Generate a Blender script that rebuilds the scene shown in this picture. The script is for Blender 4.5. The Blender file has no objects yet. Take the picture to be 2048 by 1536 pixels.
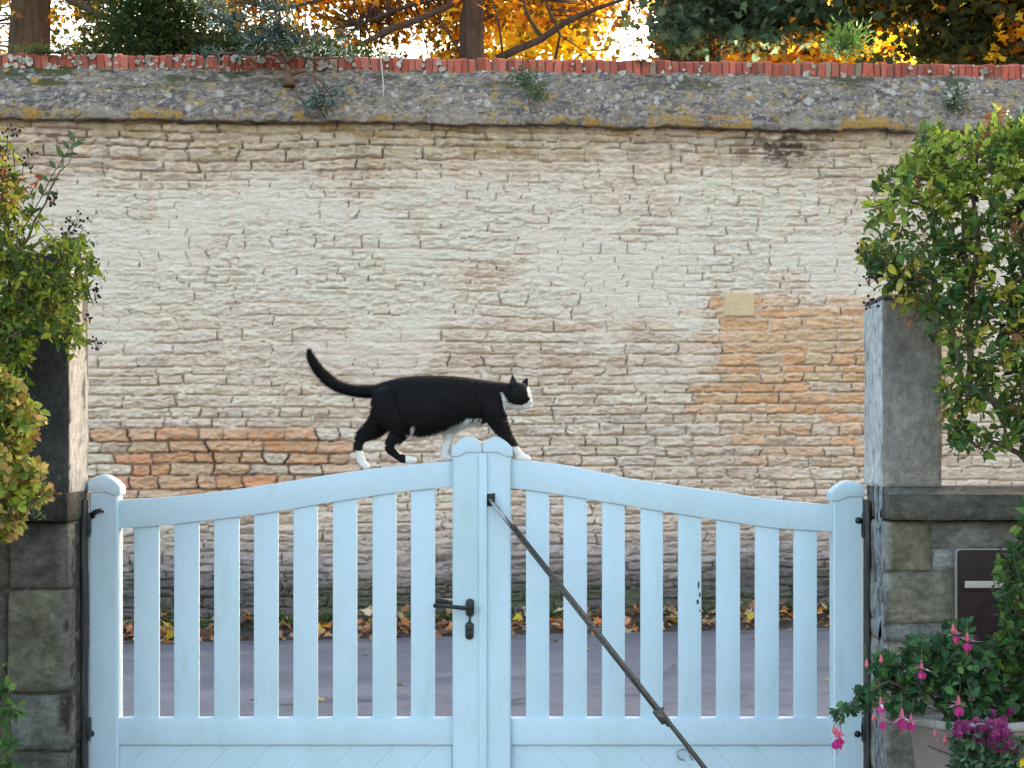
import bpy, bmesh, math, random
import numpy as np
from mathutils import Vector, noise as mnoise
random.seed(7); rng = np.random.default_rng(7)
SC = bpy.context.scene; COL = SC.collection

# ------------------------------------------------------------------ camera
F = 3550.0; HY = 900.0; CX = 1024.0; CH = 1.6        # focal in photo pixels, horizon row, eye height
cam = bpy.data.cameras.new('camera'); cam_o = bpy.data.objects.new('camera', cam); COL.objects.link(cam_o)
cam.sensor_width = 36; cam.lens = F/2048*36; cam.shift_y = (HY-768)/2048
cam.clip_start = 0.1; cam.clip_end = 2000
cam_o.location = (0, 0, CH); cam_o.rotation_euler = (math.radians(90), 0, 0)
SC.camera = cam_o
# ------------------------------------------------------------------ sky and sun
SUN_EL, SUN_AZ = 10.0, 38.0       # low sun behind the street wall, to the right
w = bpy.data.worlds.new('World'); SC.world = w; w.use_nodes = True
nt = w.node_tree; nt.nodes.clear()
sky = nt.nodes.new('ShaderNodeTexSky'); sky.sky_type = 'NISHITA'; sky.sun_disc = False
sky.sun_elevation = math.radians(SUN_EL); sky.sun_rotation = math.radians(SUN_AZ)
sky.air_density = 1.0; sky.dust_density = 4.0; sky.ozone_density = 0.3
bg = nt.nodes.new('ShaderNodeBackground'); bg.inputs[1].default_value = 0.15
ow = nt.nodes.new('ShaderNodeOutputWorld')
nt.links.new(sky.outputs[0], bg.inputs[0]); nt.links.new(bg.outputs[0], ow.inputs[0])
sl = bpy.data.lights.new('sun', 'SUN'); sl.energy = 5.0; sl.angle = math.radians(0.5); sl.color = (1.0, 0.83, 0.62)
so = bpy.data.objects.new('sun', sl); COL.objects.link(so)
sd = Vector((math.sin(math.radians(SUN_AZ))*math.cos(math.radians(SUN_EL)), math.cos(math.radians(SUN_AZ))*math.cos(math.radians(SUN_EL)), math.sin(math.radians(SUN_EL))))
so.rotation_euler = (-sd).to_track_quat('-Z', 'Y').to_euler(); so.location = (20, 40, 30)
SC.view_settings.view_transform = 'Standard'; SC.view_settings.look = 'None'
SC.view_settings.exposure = 3.05; SC.view_settings.gamma = 1.0
SC.cycles.max_bounces = 8; SC.cycles.transparent_max_bounces = 8

# ------------------------------------------------------------------ helpers
def W(px, py, Y): return Vector(((px-CX)/F*Y, Y, CH-(py-HY)/F*Y))
def XP(px, Y): return (px-CX)/F*Y
def ZP(py, Y): return CH-(py-HY)/F*Y
def s2l(c):
    c = np.asarray(c, float)/255.0
    return np.where(c <= .04045, c/12.92, ((c+.055)/1.055)**2.4)

def tag(o, label=None, cat=None, group=None, kind=None):
    if label: o['label'] = label
    if cat: o['category'] = cat
    if group: o['group'] = group
    if kind: o['kind'] = kind
    return o
def empty(name, loc, label=None, cat=None, group=None):
    o = bpy.data.objects.new(name, None); COL.objects.link(o); o.location = loc; o.empty_display_size = .1
    return tag(o, label, cat, group)
def link(name, me, mat, parent=None):
    o = bpy.data.objects.new(name, me); COL.objects.link(o)
    if mat: me.materials.append(mat)
    if parent is not None:
        o.parent = parent; o.matrix_parent_inverse = parent_inv(parent)
    return o
def parent_inv(p):
    from mathutils import Matrix
    if p.parent is None: return Matrix.Translation(p.location).inverted()
    return Matrix.Identity(4) if p.type == 'MESH' else Matrix.Translation(p.location).inverted()

class MB:
    """collects polygons, links them as one mesh"""
    def __init__(s): s.v = []; s.f = []; s.c = []; s.n = 0
    def add(s, V, Fs, col=None):
        V = np.asarray(V, float).reshape(-1, 3); s.v.append(V)
        for f in Fs: s.f.append([i+s.n for i in f])
        if col is None: col = (1, 1, 1)
        c = np.asarray(col, float)
        if c.ndim == 1: c = np.tile(c[:3], (len(V), 1))
        s.c.append(c[:, :3]); s.n += len(V)
    def tube(s, pts, rad, sides=6, col=None, flat=1.0):
        pts = [Vector(p) for p in pts]
        if not hasattr(rad, '__len__'): rad = [rad]*len(pts)
        V = []; up = Vector((0, 0, 1))
        for i, p in enumerate(pts):
            a = pts[max(i-1, 0)]; b = pts[min(i+1, len(pts)-1)]
            t = (b-a).normalized()
            if abs(t.dot(up)) > .95: u = Vector((1, 0, 0))
            else: u = up
            s1 = t.cross(u).normalized(); s2 = s1.cross(t)
            for k in range(sides):
                an = 2*math.pi*k/sides
                V.append(p + s1*math.cos(an)*rad[i] + s2*math.sin(an)*rad[i]*flat)
        Fs = []
        for i in range(len(pts)-1):
            for k in range(sides):
                a = i*sides+k; b = i*sides+(k+1) % sides
                Fs.append([a, b, b+sides, a+sides])
        Fs.append(list(range(sides))[::-1]); Fs.append([(len(pts)-1)*sides+k for k in range(sides)])
        s.add([tuple(v) for v in V], Fs, col)
    def ball(s, c, r, col=None, nu=8, nv=6):
        r = (r, r, r) if not hasattr(r, '__len__') else r
        V = []; Fs = []
        for j in range(1, nv):
            th = math.pi*j/nv
            for i in range(nu):
                ph = 2*math.pi*i/nu
                V.append((c[0]+r[0]*math.sin(th)*math.cos(ph), c[1]+r[1]*math.sin(th)*math.sin(ph), c[2]+r[2]*math.cos(th)))
        top = len(V); V.append((c[0], c[1], c[2]+r[2])); bot = len(V); V.append((c[0], c[1], c[2]-r[2]))
        for j in range(nv-2):
            for i in range(nu):
                a = j*nu+i; b = j*nu+(i+1) % nu
                Fs.append([a, a+nu, b+nu, b])
        for i in range(nu):
            Fs.append([top, i, (i+1) % nu]); Fs.append([bot, (nv-2)*nu+(i+1) % nu, (nv-2)*nu+i])
        s.add(V, Fs, col)
    def box(s, x0, x1, y0, y1, z0, z1, col=None):
        V = [(x, y, z) for x in (x0, x1) for y in (y0, y1) for z in (z0, z1)]
        s.add(V, [[0, 1, 3, 2], [4, 6, 7, 5], [0, 4, 5, 1], [2, 3, 7, 6], [0, 2, 6, 4], [1, 5, 7, 3]], col)
    def build(s, name, mat, parent=None, smooth=False):
        V = np.concatenate(s.v); me = bpy.data.meshes.new(name)
        me.from_pydata(V.tolist(), [], s.f)
        ca = me.color_attributes.new('Col', 'FLOAT_COLOR', 'POINT')
        C = np.ones((len(V), 4)); C[:, :3] = np.concatenate(s.c); ca.data.foreach_set('color', C.ravel())
        if smooth: me.polygons.foreach_set('use_smooth', [True]*len(me.polygons))
        me.update(); return link(name, me, mat, parent)

def np_mesh(name, V, Q, C, mat, parent=None, smooth=True):
    """V (n,3), Q (m,k) all faces the same size, C (n,3)"""
    me = bpy.data.meshes.new(name); k = Q.shape[1]
    me.vertices.add(len(V)); me.vertices.foreach_set('co', np.ascontiguousarray(V, np.float32).ravel())
    me.loops.add(Q.size); me.loops.foreach_set('vertex_index', np.ascontiguousarray(Q, np.int32).ravel())
    me.polygons.add(len(Q)); me.polygons.foreach_set('loop_start', np.arange(0, Q.size, k, dtype=np.int32))
    me.update(calc_edges=True); me.validate()
    if C is not None:
        ca = me.color_attributes.new('Col', 'FLOAT_COLOR', 'POINT')
        D = np.ones((len(V), 4), np.float32); D[:, :3] = C; ca.data.foreach_set('color', D.ravel())
    me.polygons.foreach_set('use_smooth', [smooth]*len(me.polygons))
    me.update(); return link(name, me, mat, parent)

def prism(pts, y0, y1, bevel=.003, axis='Y', segs=2):
    """outline (a,b) extruded along an axis; bevelled"""
    bm = bmesh.new()
    if axis == 'Y': vs = [bm.verts.new((a, y0, b)) for a, b in pts]; d = Vector((0, y1-y0, 0))
    else: vs = [bm.verts.new((a, b, y0)) for a, b in pts]; d = Vector((0, 0, y1-y0))
    f = bm.faces.new(vs); r = bmesh.ops.extrude_face_region(bm, geom=[f])
    bmesh.ops.translate(bm, verts=[e for e in r['geom'] if isinstance(e, bmesh.types.BMVert)], vec=d)
    bmesh.ops.recalc_face_normals(bm, faces=bm.faces)
    if bevel:
        es = [e for e in bm.edges if len(e.link_faces) == 2 and e.calc_face_angle(0) > .5]
        bmesh.ops.bevel(bm, geom=es, offset=bevel, segments=segs, affect='EDGES', profile=.6, clamp_overlap=True)
    return bm
def bm_obj(name, bm, mat, parent=None, smooth=True):
    me = bpy.data.meshes.new(name); bm.to_mesh(me); bm.free()
    if smooth:
        me.polygons.foreach_set('use_smooth', [True]*len(me.polygons))
        me.set_sharp_from_angle(angle=math.radians(40))
    return link(name, me, mat, parent)
def pbox(x0, x1, y0, y1, z0, z1, bevel=.003): return prism([(x0, z0), (x1, z0), (x1, z1), (x0, z1)], y0, y1, bevel)
def join_bm(lst):
    out = bmesh.new()
    for b in lst:
        m = bpy.data.meshes.new('t'); b.to_mesh(m); b.free(); out.from_mesh(m); bpy.data.meshes.remove(m)
    return out

# value noise on arrays
def _h(ix, iy, seed):
    n = (ix.astype(np.int64)*374761393 + iy.astype(np.int64)*668265263 + seed*1442695041) & 0xffffffff
    n = ((n ^ (n >> 13))*1274126177) & 0xffffffff
    n = (n ^ (n >> 16)); return (n & 0xffffff)/float(0xffffff)
def vn(x, y, seed=0):
    ix = np.floor(x); iy = np.floor(y); fx = x-ix; fy = y-iy
    fx = fx*fx*fx*(fx*(fx*6-15)+10); fy = fy*fy*fy*(fy*(fy*6-15)+10)
    a = _h(ix, iy, seed); b = _h(ix+1, iy, seed); c = _h(ix, iy+1, seed); d = _h(ix+1, iy+1, seed)
    return (a+(b-a)*fx)*(1-fy)+(c+(d-c)*fx)*fy
def fbm(x, y, o=4, seed=0, g=.5):
    r = 0; a = 1; t = 0
    for i in range(o):
        r = r+a*vn(x*2**i+i*17.3, y*2**i+i*9.1, seed+i); t += a; a *= g
    return r/t
def ss(a, b, x): t = np.clip((x-a)/(b-a), 0, 1); return t*t*(3-2*t)
def lin(r_, g_, b_): return np.array([r_, g_, b_])
def mixc(c, t, m): return c*(1-m[..., None])+np.asarray(t)*m[..., None]

# ------------------------------------------------------------------ materials
def newmat(name):
    m = bpy.data.materials.new(name); m.use_nodes = True; m.node_tree.nodes.clear(); return m, m.node_tree
def N(nt, t, **k):
    n = nt.nodes.new(t)
    for a, b in k.items():
        if a.startswith('i_'):
            key = a[2:]; n.inputs[int(key) if key.isdigit() else key].default_value = b
        else: setattr(n, a, b)
    return n
def noise_fac(nt, scale, detail=6, rough=.6, stretch=None, lo=.35, hi=.65):
    tc = N(nt, 'ShaderNodeTexCoord'); mp = N(nt, 'ShaderNodeMapping')
    if stretch: mp.inputs['Scale'].default_value = stretch
    nt.links.new(tc.outputs['Object'], mp.inputs[0])
    nz = N(nt, 'ShaderNodeTexNoise'); nz.inputs['Scale'].default_value = scale; nz.inputs['Detail'].default_value = detail; nz.inputs['Roughness'].default_value = rough
    nt.links.new(mp.outputs[0], nz.inputs['Vector'])
    mr = N(nt, 'ShaderNodeMapRange'); mr.inputs[1].default_value = lo; mr.inputs[2].default_value = hi
    nt.links.new(nz.outputs['Fac'], mr.inputs[0]); return mr.outputs[0], nz.outputs['Fac']
def mix(nt, fac, a, b, mode='MIX'):
    m = N(nt, 'ShaderNodeMix', data_type='RGBA', blend_type=mode)
    for idx, x in ((0, fac), (6, a), (7, b)):
        if hasattr(x, 'links') or hasattr(x, 'is_output'): nt.links.new(x, m.inputs[idx])
        elif idx == 0: m.inputs[0].default_value = x
        else: m.inputs[idx].default_value = (*x[:3], 1)
    return m.outputs[2]
def surf(name, base=None, rough=.8, layers=(), bump=(), spec=.3, metal=0, attr=False, transl=0, tcol=None, coat=0, sheen=0):
    """layers: (scale, stretch, lo, hi, colour, mode, strength); bump: (scale, dist, stretch)"""
    m, nt = newmat(name)
    if attr: a = N(nt, 'ShaderNodeAttribute', attribute_name='Col'); c = a.outputs['Color']
    else: r = N(nt, 'ShaderNodeRGB'); r.outputs[0].default_value = (*base, 1); c = r.outputs[0]
    for (sc, st, lo, hi, colr, mode, stg) in layers:
        f, _ = noise_fac(nt, sc, 8, .65, st, lo, hi)
        mu = N(nt, 'ShaderNodeMath', operation='MULTIPLY'); nt.links.new(f, mu.inputs[0]); mu.inputs[1].default_value = stg; mu.use_clamp = True
        c = mix(nt, mu.outputs[0], c, colr, mode)
    p = N(nt, 'ShaderNodeBsdfPrincipled'); nt.links.new(c, p.inputs['Base Color'])
    p.inputs['Roughness'].default_value = rough; p.inputs['Specular IOR Level'].default_value = spec; p.inputs['Metallic'].default_value = metal
    p.inputs['Coat Weight'].default_value = coat; p.inputs['Sheen Weight'].default_value = sheen
    prev = None
    for (sc, dist, st) in bump:
        _, h = noise_fac(nt, sc, 8, .7, st)
        b = N(nt, 'ShaderNodeBump'); b.inputs['Distance'].default_value = dist; b.inputs['Strength'].default_value = 1
        nt.links.new(h, b.inputs['Height'])
        if prev: nt.links.new(prev, b.inputs['Normal'])
        prev = b.outputs[0]
    if prev: nt.links.new(prev, p.inputs['Normal'])
    out = N(nt, 'ShaderNodeOutputMaterial'); sh = p.outputs[0]
    if transl:
        t = N(nt, 'ShaderNodeBsdfTranslucent')
        tc = mix(nt, 1.0, c, tcol or (1, 1, 1), 'MULTIPLY'); nt.links.new(tc, t.inputs[0])
        ms = N(nt, 'ShaderNodeMixShader'); ms.inputs[0].default_value = transl
        nt.links.new(sh, ms.inputs[1]); nt.links.new(t.outputs[0], ms.inputs[2]); sh = ms.outputs[0]
    nt.links.new(sh, out.inputs[0]); return m

M = {}
M['wall'] = surf('limestone', attr=True, rough=.95, spec=.15, layers=[(38, (1, 1, 1.6), .35, .65, (.84, .80, .75), 'MULTIPLY', .7), (110, (1, 1, 2), .56, .68, (.74, .69, .64), 'MULTIPLY', .5), (9, (1, 1, 2), .45, .7, (1.08, 1.04, .98), 'MULTIPLY', .5)], bump=[(75, .016, (1, 1, 1.8)), (22, .02, (1, 1, 2.4))])
M['coping'] = surf('weathered_render', attr=True, rough=.97, spec=.1, layers=[(45, (1, 1, 1), .35, .65, (.55, .55, .55), 'MULTIPLY', .8)], bump=[(50, .02, None), (140, .006, None)])
M['brick'] = surf('red_brick', attr=True, rough=.9, spec=.2, layers=[(60, None, .35, .7, (.72, .68, .66), 'MULTIPLY', .7)], bump=[(90, .006, None)])
M['gate'] = surf('painted_wood', (.47, .58, .675), rough=.55, spec=.3, layers=[(3, (1, 1, .3), .48, .70, (.38, .50, .53), 'MIX', .7), (14, (1, 1, .25), .58, .72, (.37, .47, .46), 'MIX', .5), (60, (1, 1, .5), .52, .75, (.40, .52, .58), 'MIX', .5), (170, (1, 1, .5), .60, .75, (.30, .38, .40), 'MIX', .5)], bump=[(90, .0012, (1, 1, .3))])
M['black'] = surf('black_metal', (.004, .004, .006), rough=.42, spec=.5, bump=[(150, .001, None)])
M['steel'] = surf('tarnished_steel', (.075, .07, .065), rough=.5, metal=.6, layers=[(30, None, .5, .7, (.16, .09, .05), 'MIX', .6), (90, None, .5, .8, (.30, .29, .28), 'MIX', .5)], bump=[(120, .001, None)])
M['galv'] = surf('galvanised', (.30, .31, .32), rough=.4, metal=.7)
M['pillar'] = surf('cement_render', attr=True, rough=.95, spec=.15, layers=[(7, (1, 1, .6), .35, .65, (.62, .64, .68), 'MULTIPLY', .8), (38, (1, 1, .7), .4, .6, (.60, .60, .60), 'MULTIPLY', .8), (110, None, .56, .66, (.42, .42, .42), 'MULTIPLY', .8), (70, None, .62, .68, (.55, .54, .52), 'MIX', .4)], bump=[(45, .018, None), (140, .008, None)])
M['masonry'] = surf('old_stonework', attr=True, rough=.95, spec=.15, layers=[(5, None, .35, .65, (.55, .55, .52), 'MULTIPLY', .8), (28, (1, 1, 1.5), .38, .62, (.5, .48, .45), 'MULTIPLY', .8), (16, None, .60, .70, (.36, .35, .33), 'MIX', .55), (90, None, .58, .7, (.4, .4, .4), 'MULTIPLY', .8)], bump=[(20, .03, (1, 1, 1.6)), (75, .010, None)])
M['asphalt'] = surf('asphalt', attr=True, rough=.85, spec=.3, layers=[(1.2, (1, 2, 1), .4, .62, (.8, .8, .84), 'MULTIPLY', .8), (9, (1, 2.5, 1), .56, .66, (.5, .49, .5), 'MULTIPLY', .8), (90, None, .35, .65, (.7, .7, .72), 'MULTIPLY', .8)], bump=[(180, .006, None)])
M['ground'] = surf('soil', (.10, .085, .06), rough=.95, layers=[(2, None, .4, .6, (.05, .08, .03), 'MIX', .8), (60, None, .4, .6, (.5, .5, .5), 'MULTIPLY', .7)], bump=[(40, .02, None)])
M['gravel'] = surf('gravel', (.32, .29, .25), rough=.95, layers=[(90, None, .4, .6, (.5, .5, .5), 'MULTIPLY', .8)], bump=[(120, .01, None)])
M['leaf'] = surf('leaf', attr=True, rough=.62, spec=.25, transl=.30, layers=[(40, None, .4, .7, (.75, .78, .7), 'MULTIPLY', .6)])
M['treeleaf'] = surf('tree_leaf', attr=True, rough=.6, spec=.25, transl=.70)
M['petal'] = surf('petal', attr=True, rough=.5, transl=.25)
M['bark'] = surf('bark', attr=True, rough=.95, layers=[(14, (1, 1, .25), .35, .65, (.45, .42, .40), 'MULTIPLY', .9)], bump=[(18, .03, (1, 1, .25))])
M['twig'] = surf('twig', attr=True, rough=.9)
M['fur'] = surf('fur', attr=True, rough=.7, spec=.15)
M['eye'] = surf('eye', (.10, .09, .02), rough=.1, spec=.6)
M['pot'] = surf('planter_clay', (.20, .155, .14), rough=.8, layers=[(9, None, .4, .7, (.27, .23, .21), 'MIX', .6), (70, None, .5, .7, (.12, .1, .09), 'MIX', .4)], bump=[(60, .003, None)])
M['boxbrown'] = surf('brown_enamel', (.022, .010, .011), rough=.6, spec=.25, layers=[(30, None, .5, .7, (.04, .025, .025), 'MIX', .6)])
M['boxframe'] = surf('grey_frame', (.25, .24, .22), rough=.5)
M['houseplaster'] = surf('house_plaster', (.27, .21, .175), rough=.9, layers=[(1.5, None, .4, .6, (.75, .72, .7), 'MULTIPLY', .6)])
M['slate'] = surf('slate', (.20, .20, .24), rough=.7, layers=[(5, (1, 1, 3), .4, .6, (.7, .7, .75), 'MULTIPLY', .8)])
M['glass'] = surf('window_glass', (.03, .035, .04), rough=.08, spec=.6)
M['plain'] = surf('plain_attr', attr=True, rough=.8)

# ------------------------------------------------------------------ ground, road
def sheet(name, x0, x1, y0, y1, z, mat, n=1, kind='structure', col=(1, 1, 1), zf=None):
    xs = np.linspace(x0, x1, n+1); ys = np.linspace(y0, y1, n+1); X, Y = np.meshgrid(xs, ys)
    Z = np.full_like(X, z) if zf is None else zf(X, Y)
    V = np.stack([X, Y, Z], -1).reshape(-1, 3); i = np.arange(n)[:, None]*(n+1)+np.arange(n)[None, :]
    Q = np.stack([i, i+1, i+n+2, i+n+1], -1).reshape(-1, 4)
    o = np_mesh(name, V, Q, np.tile(np.asarray(col, float), (len(V), 1)), mat); tag(o, kind=kind); return o
sheet('ground', -400, 400, -300, 700, -0.03, M['ground'])
sheet('yard', -9, 9, -3, 6.35, 0.0, M['gravel'])
WYA, WYB = 15.3, 16.4                       # street wall distance at the left and right edge of the view
A = Vector((XP(0, WYA), WYA, 0)); B = Vector((XP(2048, WYB), WYB, 0)); UD = (B-A).normalized(); UL = (B-A).length
ND = Vector((UD.y, -UD.x, 0))               # towards the viewer
def wall_zg(u): return -0.045+0.10*u/UL       # the street rises a little to the right
def build_road():
    xx = []; yy = []
    nu, nv = 420, 90; V = []; C = []
    for j in range(nv+1):
        for i in range(nu+1):
            u = -14+ (UL+36)*i/nu; t = j/nv
            p = A+UD*u; y = 6.5+(p.y-.05-6.5)*t; zg = wall_zg(u)
            V.append((p.x, y, .006+(zg)*t)); xx.append(p.x); yy.append((p.y-y))
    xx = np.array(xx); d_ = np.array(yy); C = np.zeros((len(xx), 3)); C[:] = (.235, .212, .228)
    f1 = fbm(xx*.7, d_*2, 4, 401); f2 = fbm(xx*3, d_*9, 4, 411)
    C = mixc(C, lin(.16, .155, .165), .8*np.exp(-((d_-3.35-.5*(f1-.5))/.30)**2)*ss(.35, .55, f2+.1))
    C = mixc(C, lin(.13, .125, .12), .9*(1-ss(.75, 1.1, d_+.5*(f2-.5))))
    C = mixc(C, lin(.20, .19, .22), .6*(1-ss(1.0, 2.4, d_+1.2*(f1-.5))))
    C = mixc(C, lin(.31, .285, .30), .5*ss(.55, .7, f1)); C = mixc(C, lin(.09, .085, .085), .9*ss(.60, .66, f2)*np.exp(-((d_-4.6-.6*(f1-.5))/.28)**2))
    i = np.arange(nv)[:, None]*(nu+1)+np.arange(nu)[None, :]
    Q = np.stack([i, i+1, i+nu+2, i+nu+1], -1).reshape(-1, 4)
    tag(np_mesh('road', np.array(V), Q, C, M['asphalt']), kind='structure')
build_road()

# ------------------------------------------------------------------ the tall street wall
def uw(px, py, off=0.0):
    """photo pixel -> (u, z) on the wall plane moved off metres towards the viewer"""
    # ray x = k*Y ; point A + UD*u + ND*off
    k = (px-CX)/F; ax = A.x+ND.x*off; ay = A.y+ND.y*off
    u = (k*ay-ax)/(UD.x-k*UD.y); Y = ay+UD.y*u
    return u, CH-(py-HY)/F*Y
def wall_px(u, z, off=0.0):
    x = A.x+UD.x*u+ND.x*off; y = A.y+UD.y*u+ND.y*off
    return CX+x/y*F, HY+(CH-z)*F/y
wall = empty('street_wall', (A+UD*UL/2), 'tall pale limestone wall with red brick ridge, running behind the gate across the road', 'wall')
ZT0 = uw(0, 235, .1)[1]; ZT1 = uw(2048, 264, .1)[1]       # foot of the coping
def ztop(u): return ZT0+(ZT1-ZT0)*u/UL
RES = .0115
us = np.concatenate([np.linspace(-14, -1.6, 40), np.arange(-1.5, UL+1.5, RES), np.linspace(UL+1.6, UL+22, 60)])
nz_ = 405; ts = np.linspace(0, 1, nz_)
U, T = np.meshgrid(us, ts)
ZB = wall_zg(U)-.12; Z = ZB+(ztop(U)+.02-ZB)*T
PX, PY = wall_px(U, Z)
# courses: in a straightened height coordinate
ZZ = Z + .08*(fbm(U*.6, Z*.9, 2, 5)-.5) + .034*(fbm(U*3.2, Z*4, 3, 11)-.5) + .016*(fbm(U*12, Z*12, 2, 12)-.5) - .008*U
r2 = np.random.default_rng(3)
hs = []; z = -.4
bounds = [z]
while z < 5.6:
    h = r2.choice([.065, .09, .115], p=[.3, .45, .25])*r2.uniform(.88, 1.12)
    z += h; bounds.append(z)
bounds = np.array(bounds); K = np.clip(np.searchsorted(bounds, ZZ)-1, 0, len(bounds)-2)
UU = U + .08*(fbm(U*4+31, Z*9, 3, 21)-.5)
SID = np.zeros(U.shape, int); DU = np.zeros(U.shape); SW = np.ones(U.shape); FU = np.zeros(U.shape)
sid = 0; stone_rand = []
for k in range(len(bounds)-1):
    b = [-14.5-r2.uniform(0, .3)]
    big = r2.random() < .3
    while b[-1] < UL+23:
        b.append(b[-1]+ (r2.uniform(.24, .5) if big else r2.uniform(.15, .38)))
    b = np.array(b); m = K == k
    s = np.clip(np.searchsorted(b, UU[m])-1, 0, len(b)-2)
    DU[m] = np.minimum(UU[m]-b[s], b[s+1]-UU[m]); SID[m] = sid+s; SW[m] = b[s+1]-b[s]; FU[m] = (UU[m]-b[s])/(b[s+1]-b[s]); sid += len(b)
SR = r2.random((sid+5, 8))
h = bounds[K+1]-bounds[K]; fz = (ZZ-bounds[K])/h
DZ = np.minimum(ZZ-bounds[K], bounds[K+1]-ZZ)
sr = SR[SID]
jn = fbm(U*7, Z*9, 3, 44)
rd = .030
d = rd-np.sqrt(np.clip(rd-DU, 0, rd)**2+np.clip(rd-DZ, 0, rd)**2)      # rounded corner distance
d = np.clip(d+(jn-.5)*.010, 0, rd)
# how much mortar hides the joint
flush = ss(.38, .62, fbm(U*.8+3, Z*.9+8, 4, 61))
PYw = PY+110*(fbm(U*1.3, Z*1.3, 4, 63)-.5)
lime = ss(300, 400, PYw)*(1-ss(560, 760, PY))                 # thickly pointed middle band
PX0, PY0_ = PX, PY
PX = PX0-(FU-.5)*SW*F/15.8; PY = PY0_+(fz-.5)*h*F/15.8
band = ss(850, 870, PY+20*(jn-.5))*(1-ss(985, 1000, PY))*(1-ss(640, 700, PX+60*(fbm(U*2, Z*3, 2, 9)-.5)))
patch = (1-ss(1860, 2000, PX))*ss(1395, 1450, PX+80*(sr[..., 6]-.5)-np.clip((PY-800)*.25, 0, 60))*ss(596, 606, PY)*(1-ss(800, 945, PY+60*(jn-.5)+120*(sr[..., 1]-.5)))
PX, PY = PX0, PY0_
flushm = np.clip(.54+.42*lime+.5*(flush-.5)-.55*band-.12*patch, 0, .96)
flushm = np.where(PYw < 330, np.clip(.45+.5*(flush-.5)*2, 0, .9), flushm)
edge = ss(0, .017, d)
depth = .027*(1-flushm)+.004
e2 = np.where(sr[..., 3] > .35, 1, .55)
rel = edge*depth*e2
rel += (sr[..., 0]-.5)*.018*(1-.6*lime)
rel += ((fz-.5)*(sr[..., 1]-.35)*.022 + (FU-.5)*(sr[..., 2]-.5)*.02)*edge
rn = fbm(U*9+sr[..., 4]*50, Z*26+sr[..., 5]*40, 5, 71, .6)
rn2 = np.abs(fbm(U*5+sr[..., 5]*31, Z*18, 4, 81, .6)-.5)*2
# split face: slanted ledges on each stone
led = np.abs(((Z*30+U*(sr[..., 6]-.3)*14+fbm(U*6, Z*10, 3, 91)*2.2) % 1)-.5)*2
rn3 = fbm(U*26+sr[..., 6]*50, Z*48, 3, 77, .6)
rel += ((rn-.5)*.062 + (rn2-.35)*.022 + (rn3-.5)*.030 + (led-.5)*.013*sr[..., 7]**2)*(.45+.55*edge)*(1-.15*lime)
und = (1-ss(.06, .17, fz+.05*(jn-.5)))*(fbm(U*3.5, Z*6, 3, 97) > .42+.2*lime-.12*sr[..., 3])
rel -= .030*und*(1-.3*lime)
# vertical open joints
vj = ss(.010, .0, DU+(jn-.5)*.006)*(sr[..., 6] > .55)*(1-ss(.25, .5, np.abs(fz-.5)-.05))
rel -= vj*.03*(1-.35*lime)
# missing bits near the top
for (hx, hy, wx, wy) in ((1205, 290, 26, 8), (950, 262, 12, 9), (1735, 292, 10, 12), (1445, 320, 12, 14), (1610, 300, 60, 18), (1130, 905, 0, 0)):
    if wx: rel -= .05*np.exp(-(((PX-hx)/wx)**2+((PY-hy)/wy)**2)*1.2)
rel += .05*(1-ss(.0, .35, Z-wall_zg(U)))                       # foot of the wall spreads out
smear = ss(.52, .66, fbm(U*1.2+4, Z*2.4, 4, 501))*ss(320, 400, PYw)*(1-ss(700, 840, PYw))*(1-patch)*(1-band)
rel = rel*(1-.62*smear)+.62*smear*(.012+.020*(fbm(U*9, Z*11, 4, 511)-.5))
OFF = rel-.02
V = np.stack([A.x+UD.x*U+ND.x*OFF, A.y+UD.y*U+ND.y*OFF, Z], -1)
# ---- stone colours (albedo)
base = np.zeros(U.shape+(3,)); base[:] = lin(.84, .69, .55)
tint = sr[..., 4][..., None]
base = base*(.86+.28*sr[..., 3][..., None])
base = mixc(base, lin(.68, .59, .52), .55*(sr[..., 0] > .7)*1.0)
base = mixc(base, lin(.58, .43, .27), .55*(sr[..., 1] > .90)*1.0)
base = mixc(base, lin(.56, .36, .22), .6*((sr[..., 2] > .95) & (PY > 480))*1.0)
blot = fbm(U*1.6+9, Z*2.2, 4, 101)
base = mixc(base, lin(.94, .80, .675), np.clip(lime*.85+.12, 0, 1)*ss(.25, .55, blot+.15))
base = mixc(base, lin(.68, .54, .42), .5*ss(.55, .72, fbm(U*1.1, Z*1.7+5, 4, 111))*ss(600, 800, PY))
# pink-beige lower right
base = mixc(base, lin(.72, .54, .42), .6*ss(850, 920, PY)*ss(900, 1100, PX)*ss(.35, .6, blot))
# ochre repair
ocol = np.stack([.76+.12*sr[..., 0], .44+.15*sr[..., 3], .21+.16*sr[..., 3]], -1)
base = base*(1-(patch*.92)[..., None]*(sr[..., 5] > .07)[..., None])+ocol*(patch*.92*(sr[..., 5] > .07))[..., None]
base = mixc(base, lin(.74, .54, .36), patch*.5*(sr[..., 5] <= .07))
# orange brick-like band on the left
bcol = np.stack([.74+.14*sr[..., 0], .41+.13*sr[..., 3], .21+.13*sr[..., 3]], -1)
mk = band*.9*(sr[..., 5] > .15)
base = base*(1-mk[..., None])+bcol*mk[..., None]
# yellow-grey staining under the coping
tz = 1-ss(.0, .55, ztop(U)-Z+.25*(blot-.5))
base = mixc(base, lin(.66, .56, .36), .75*tz*ss(.3, .55, fbm(U*2.2, Z*5, 4, 121)))
base = mixc(base, lin(.56, .36, .12), .7*tz*ss(.56, .66, fbm(U*3.5, Z*8, 4, 131)))
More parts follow.
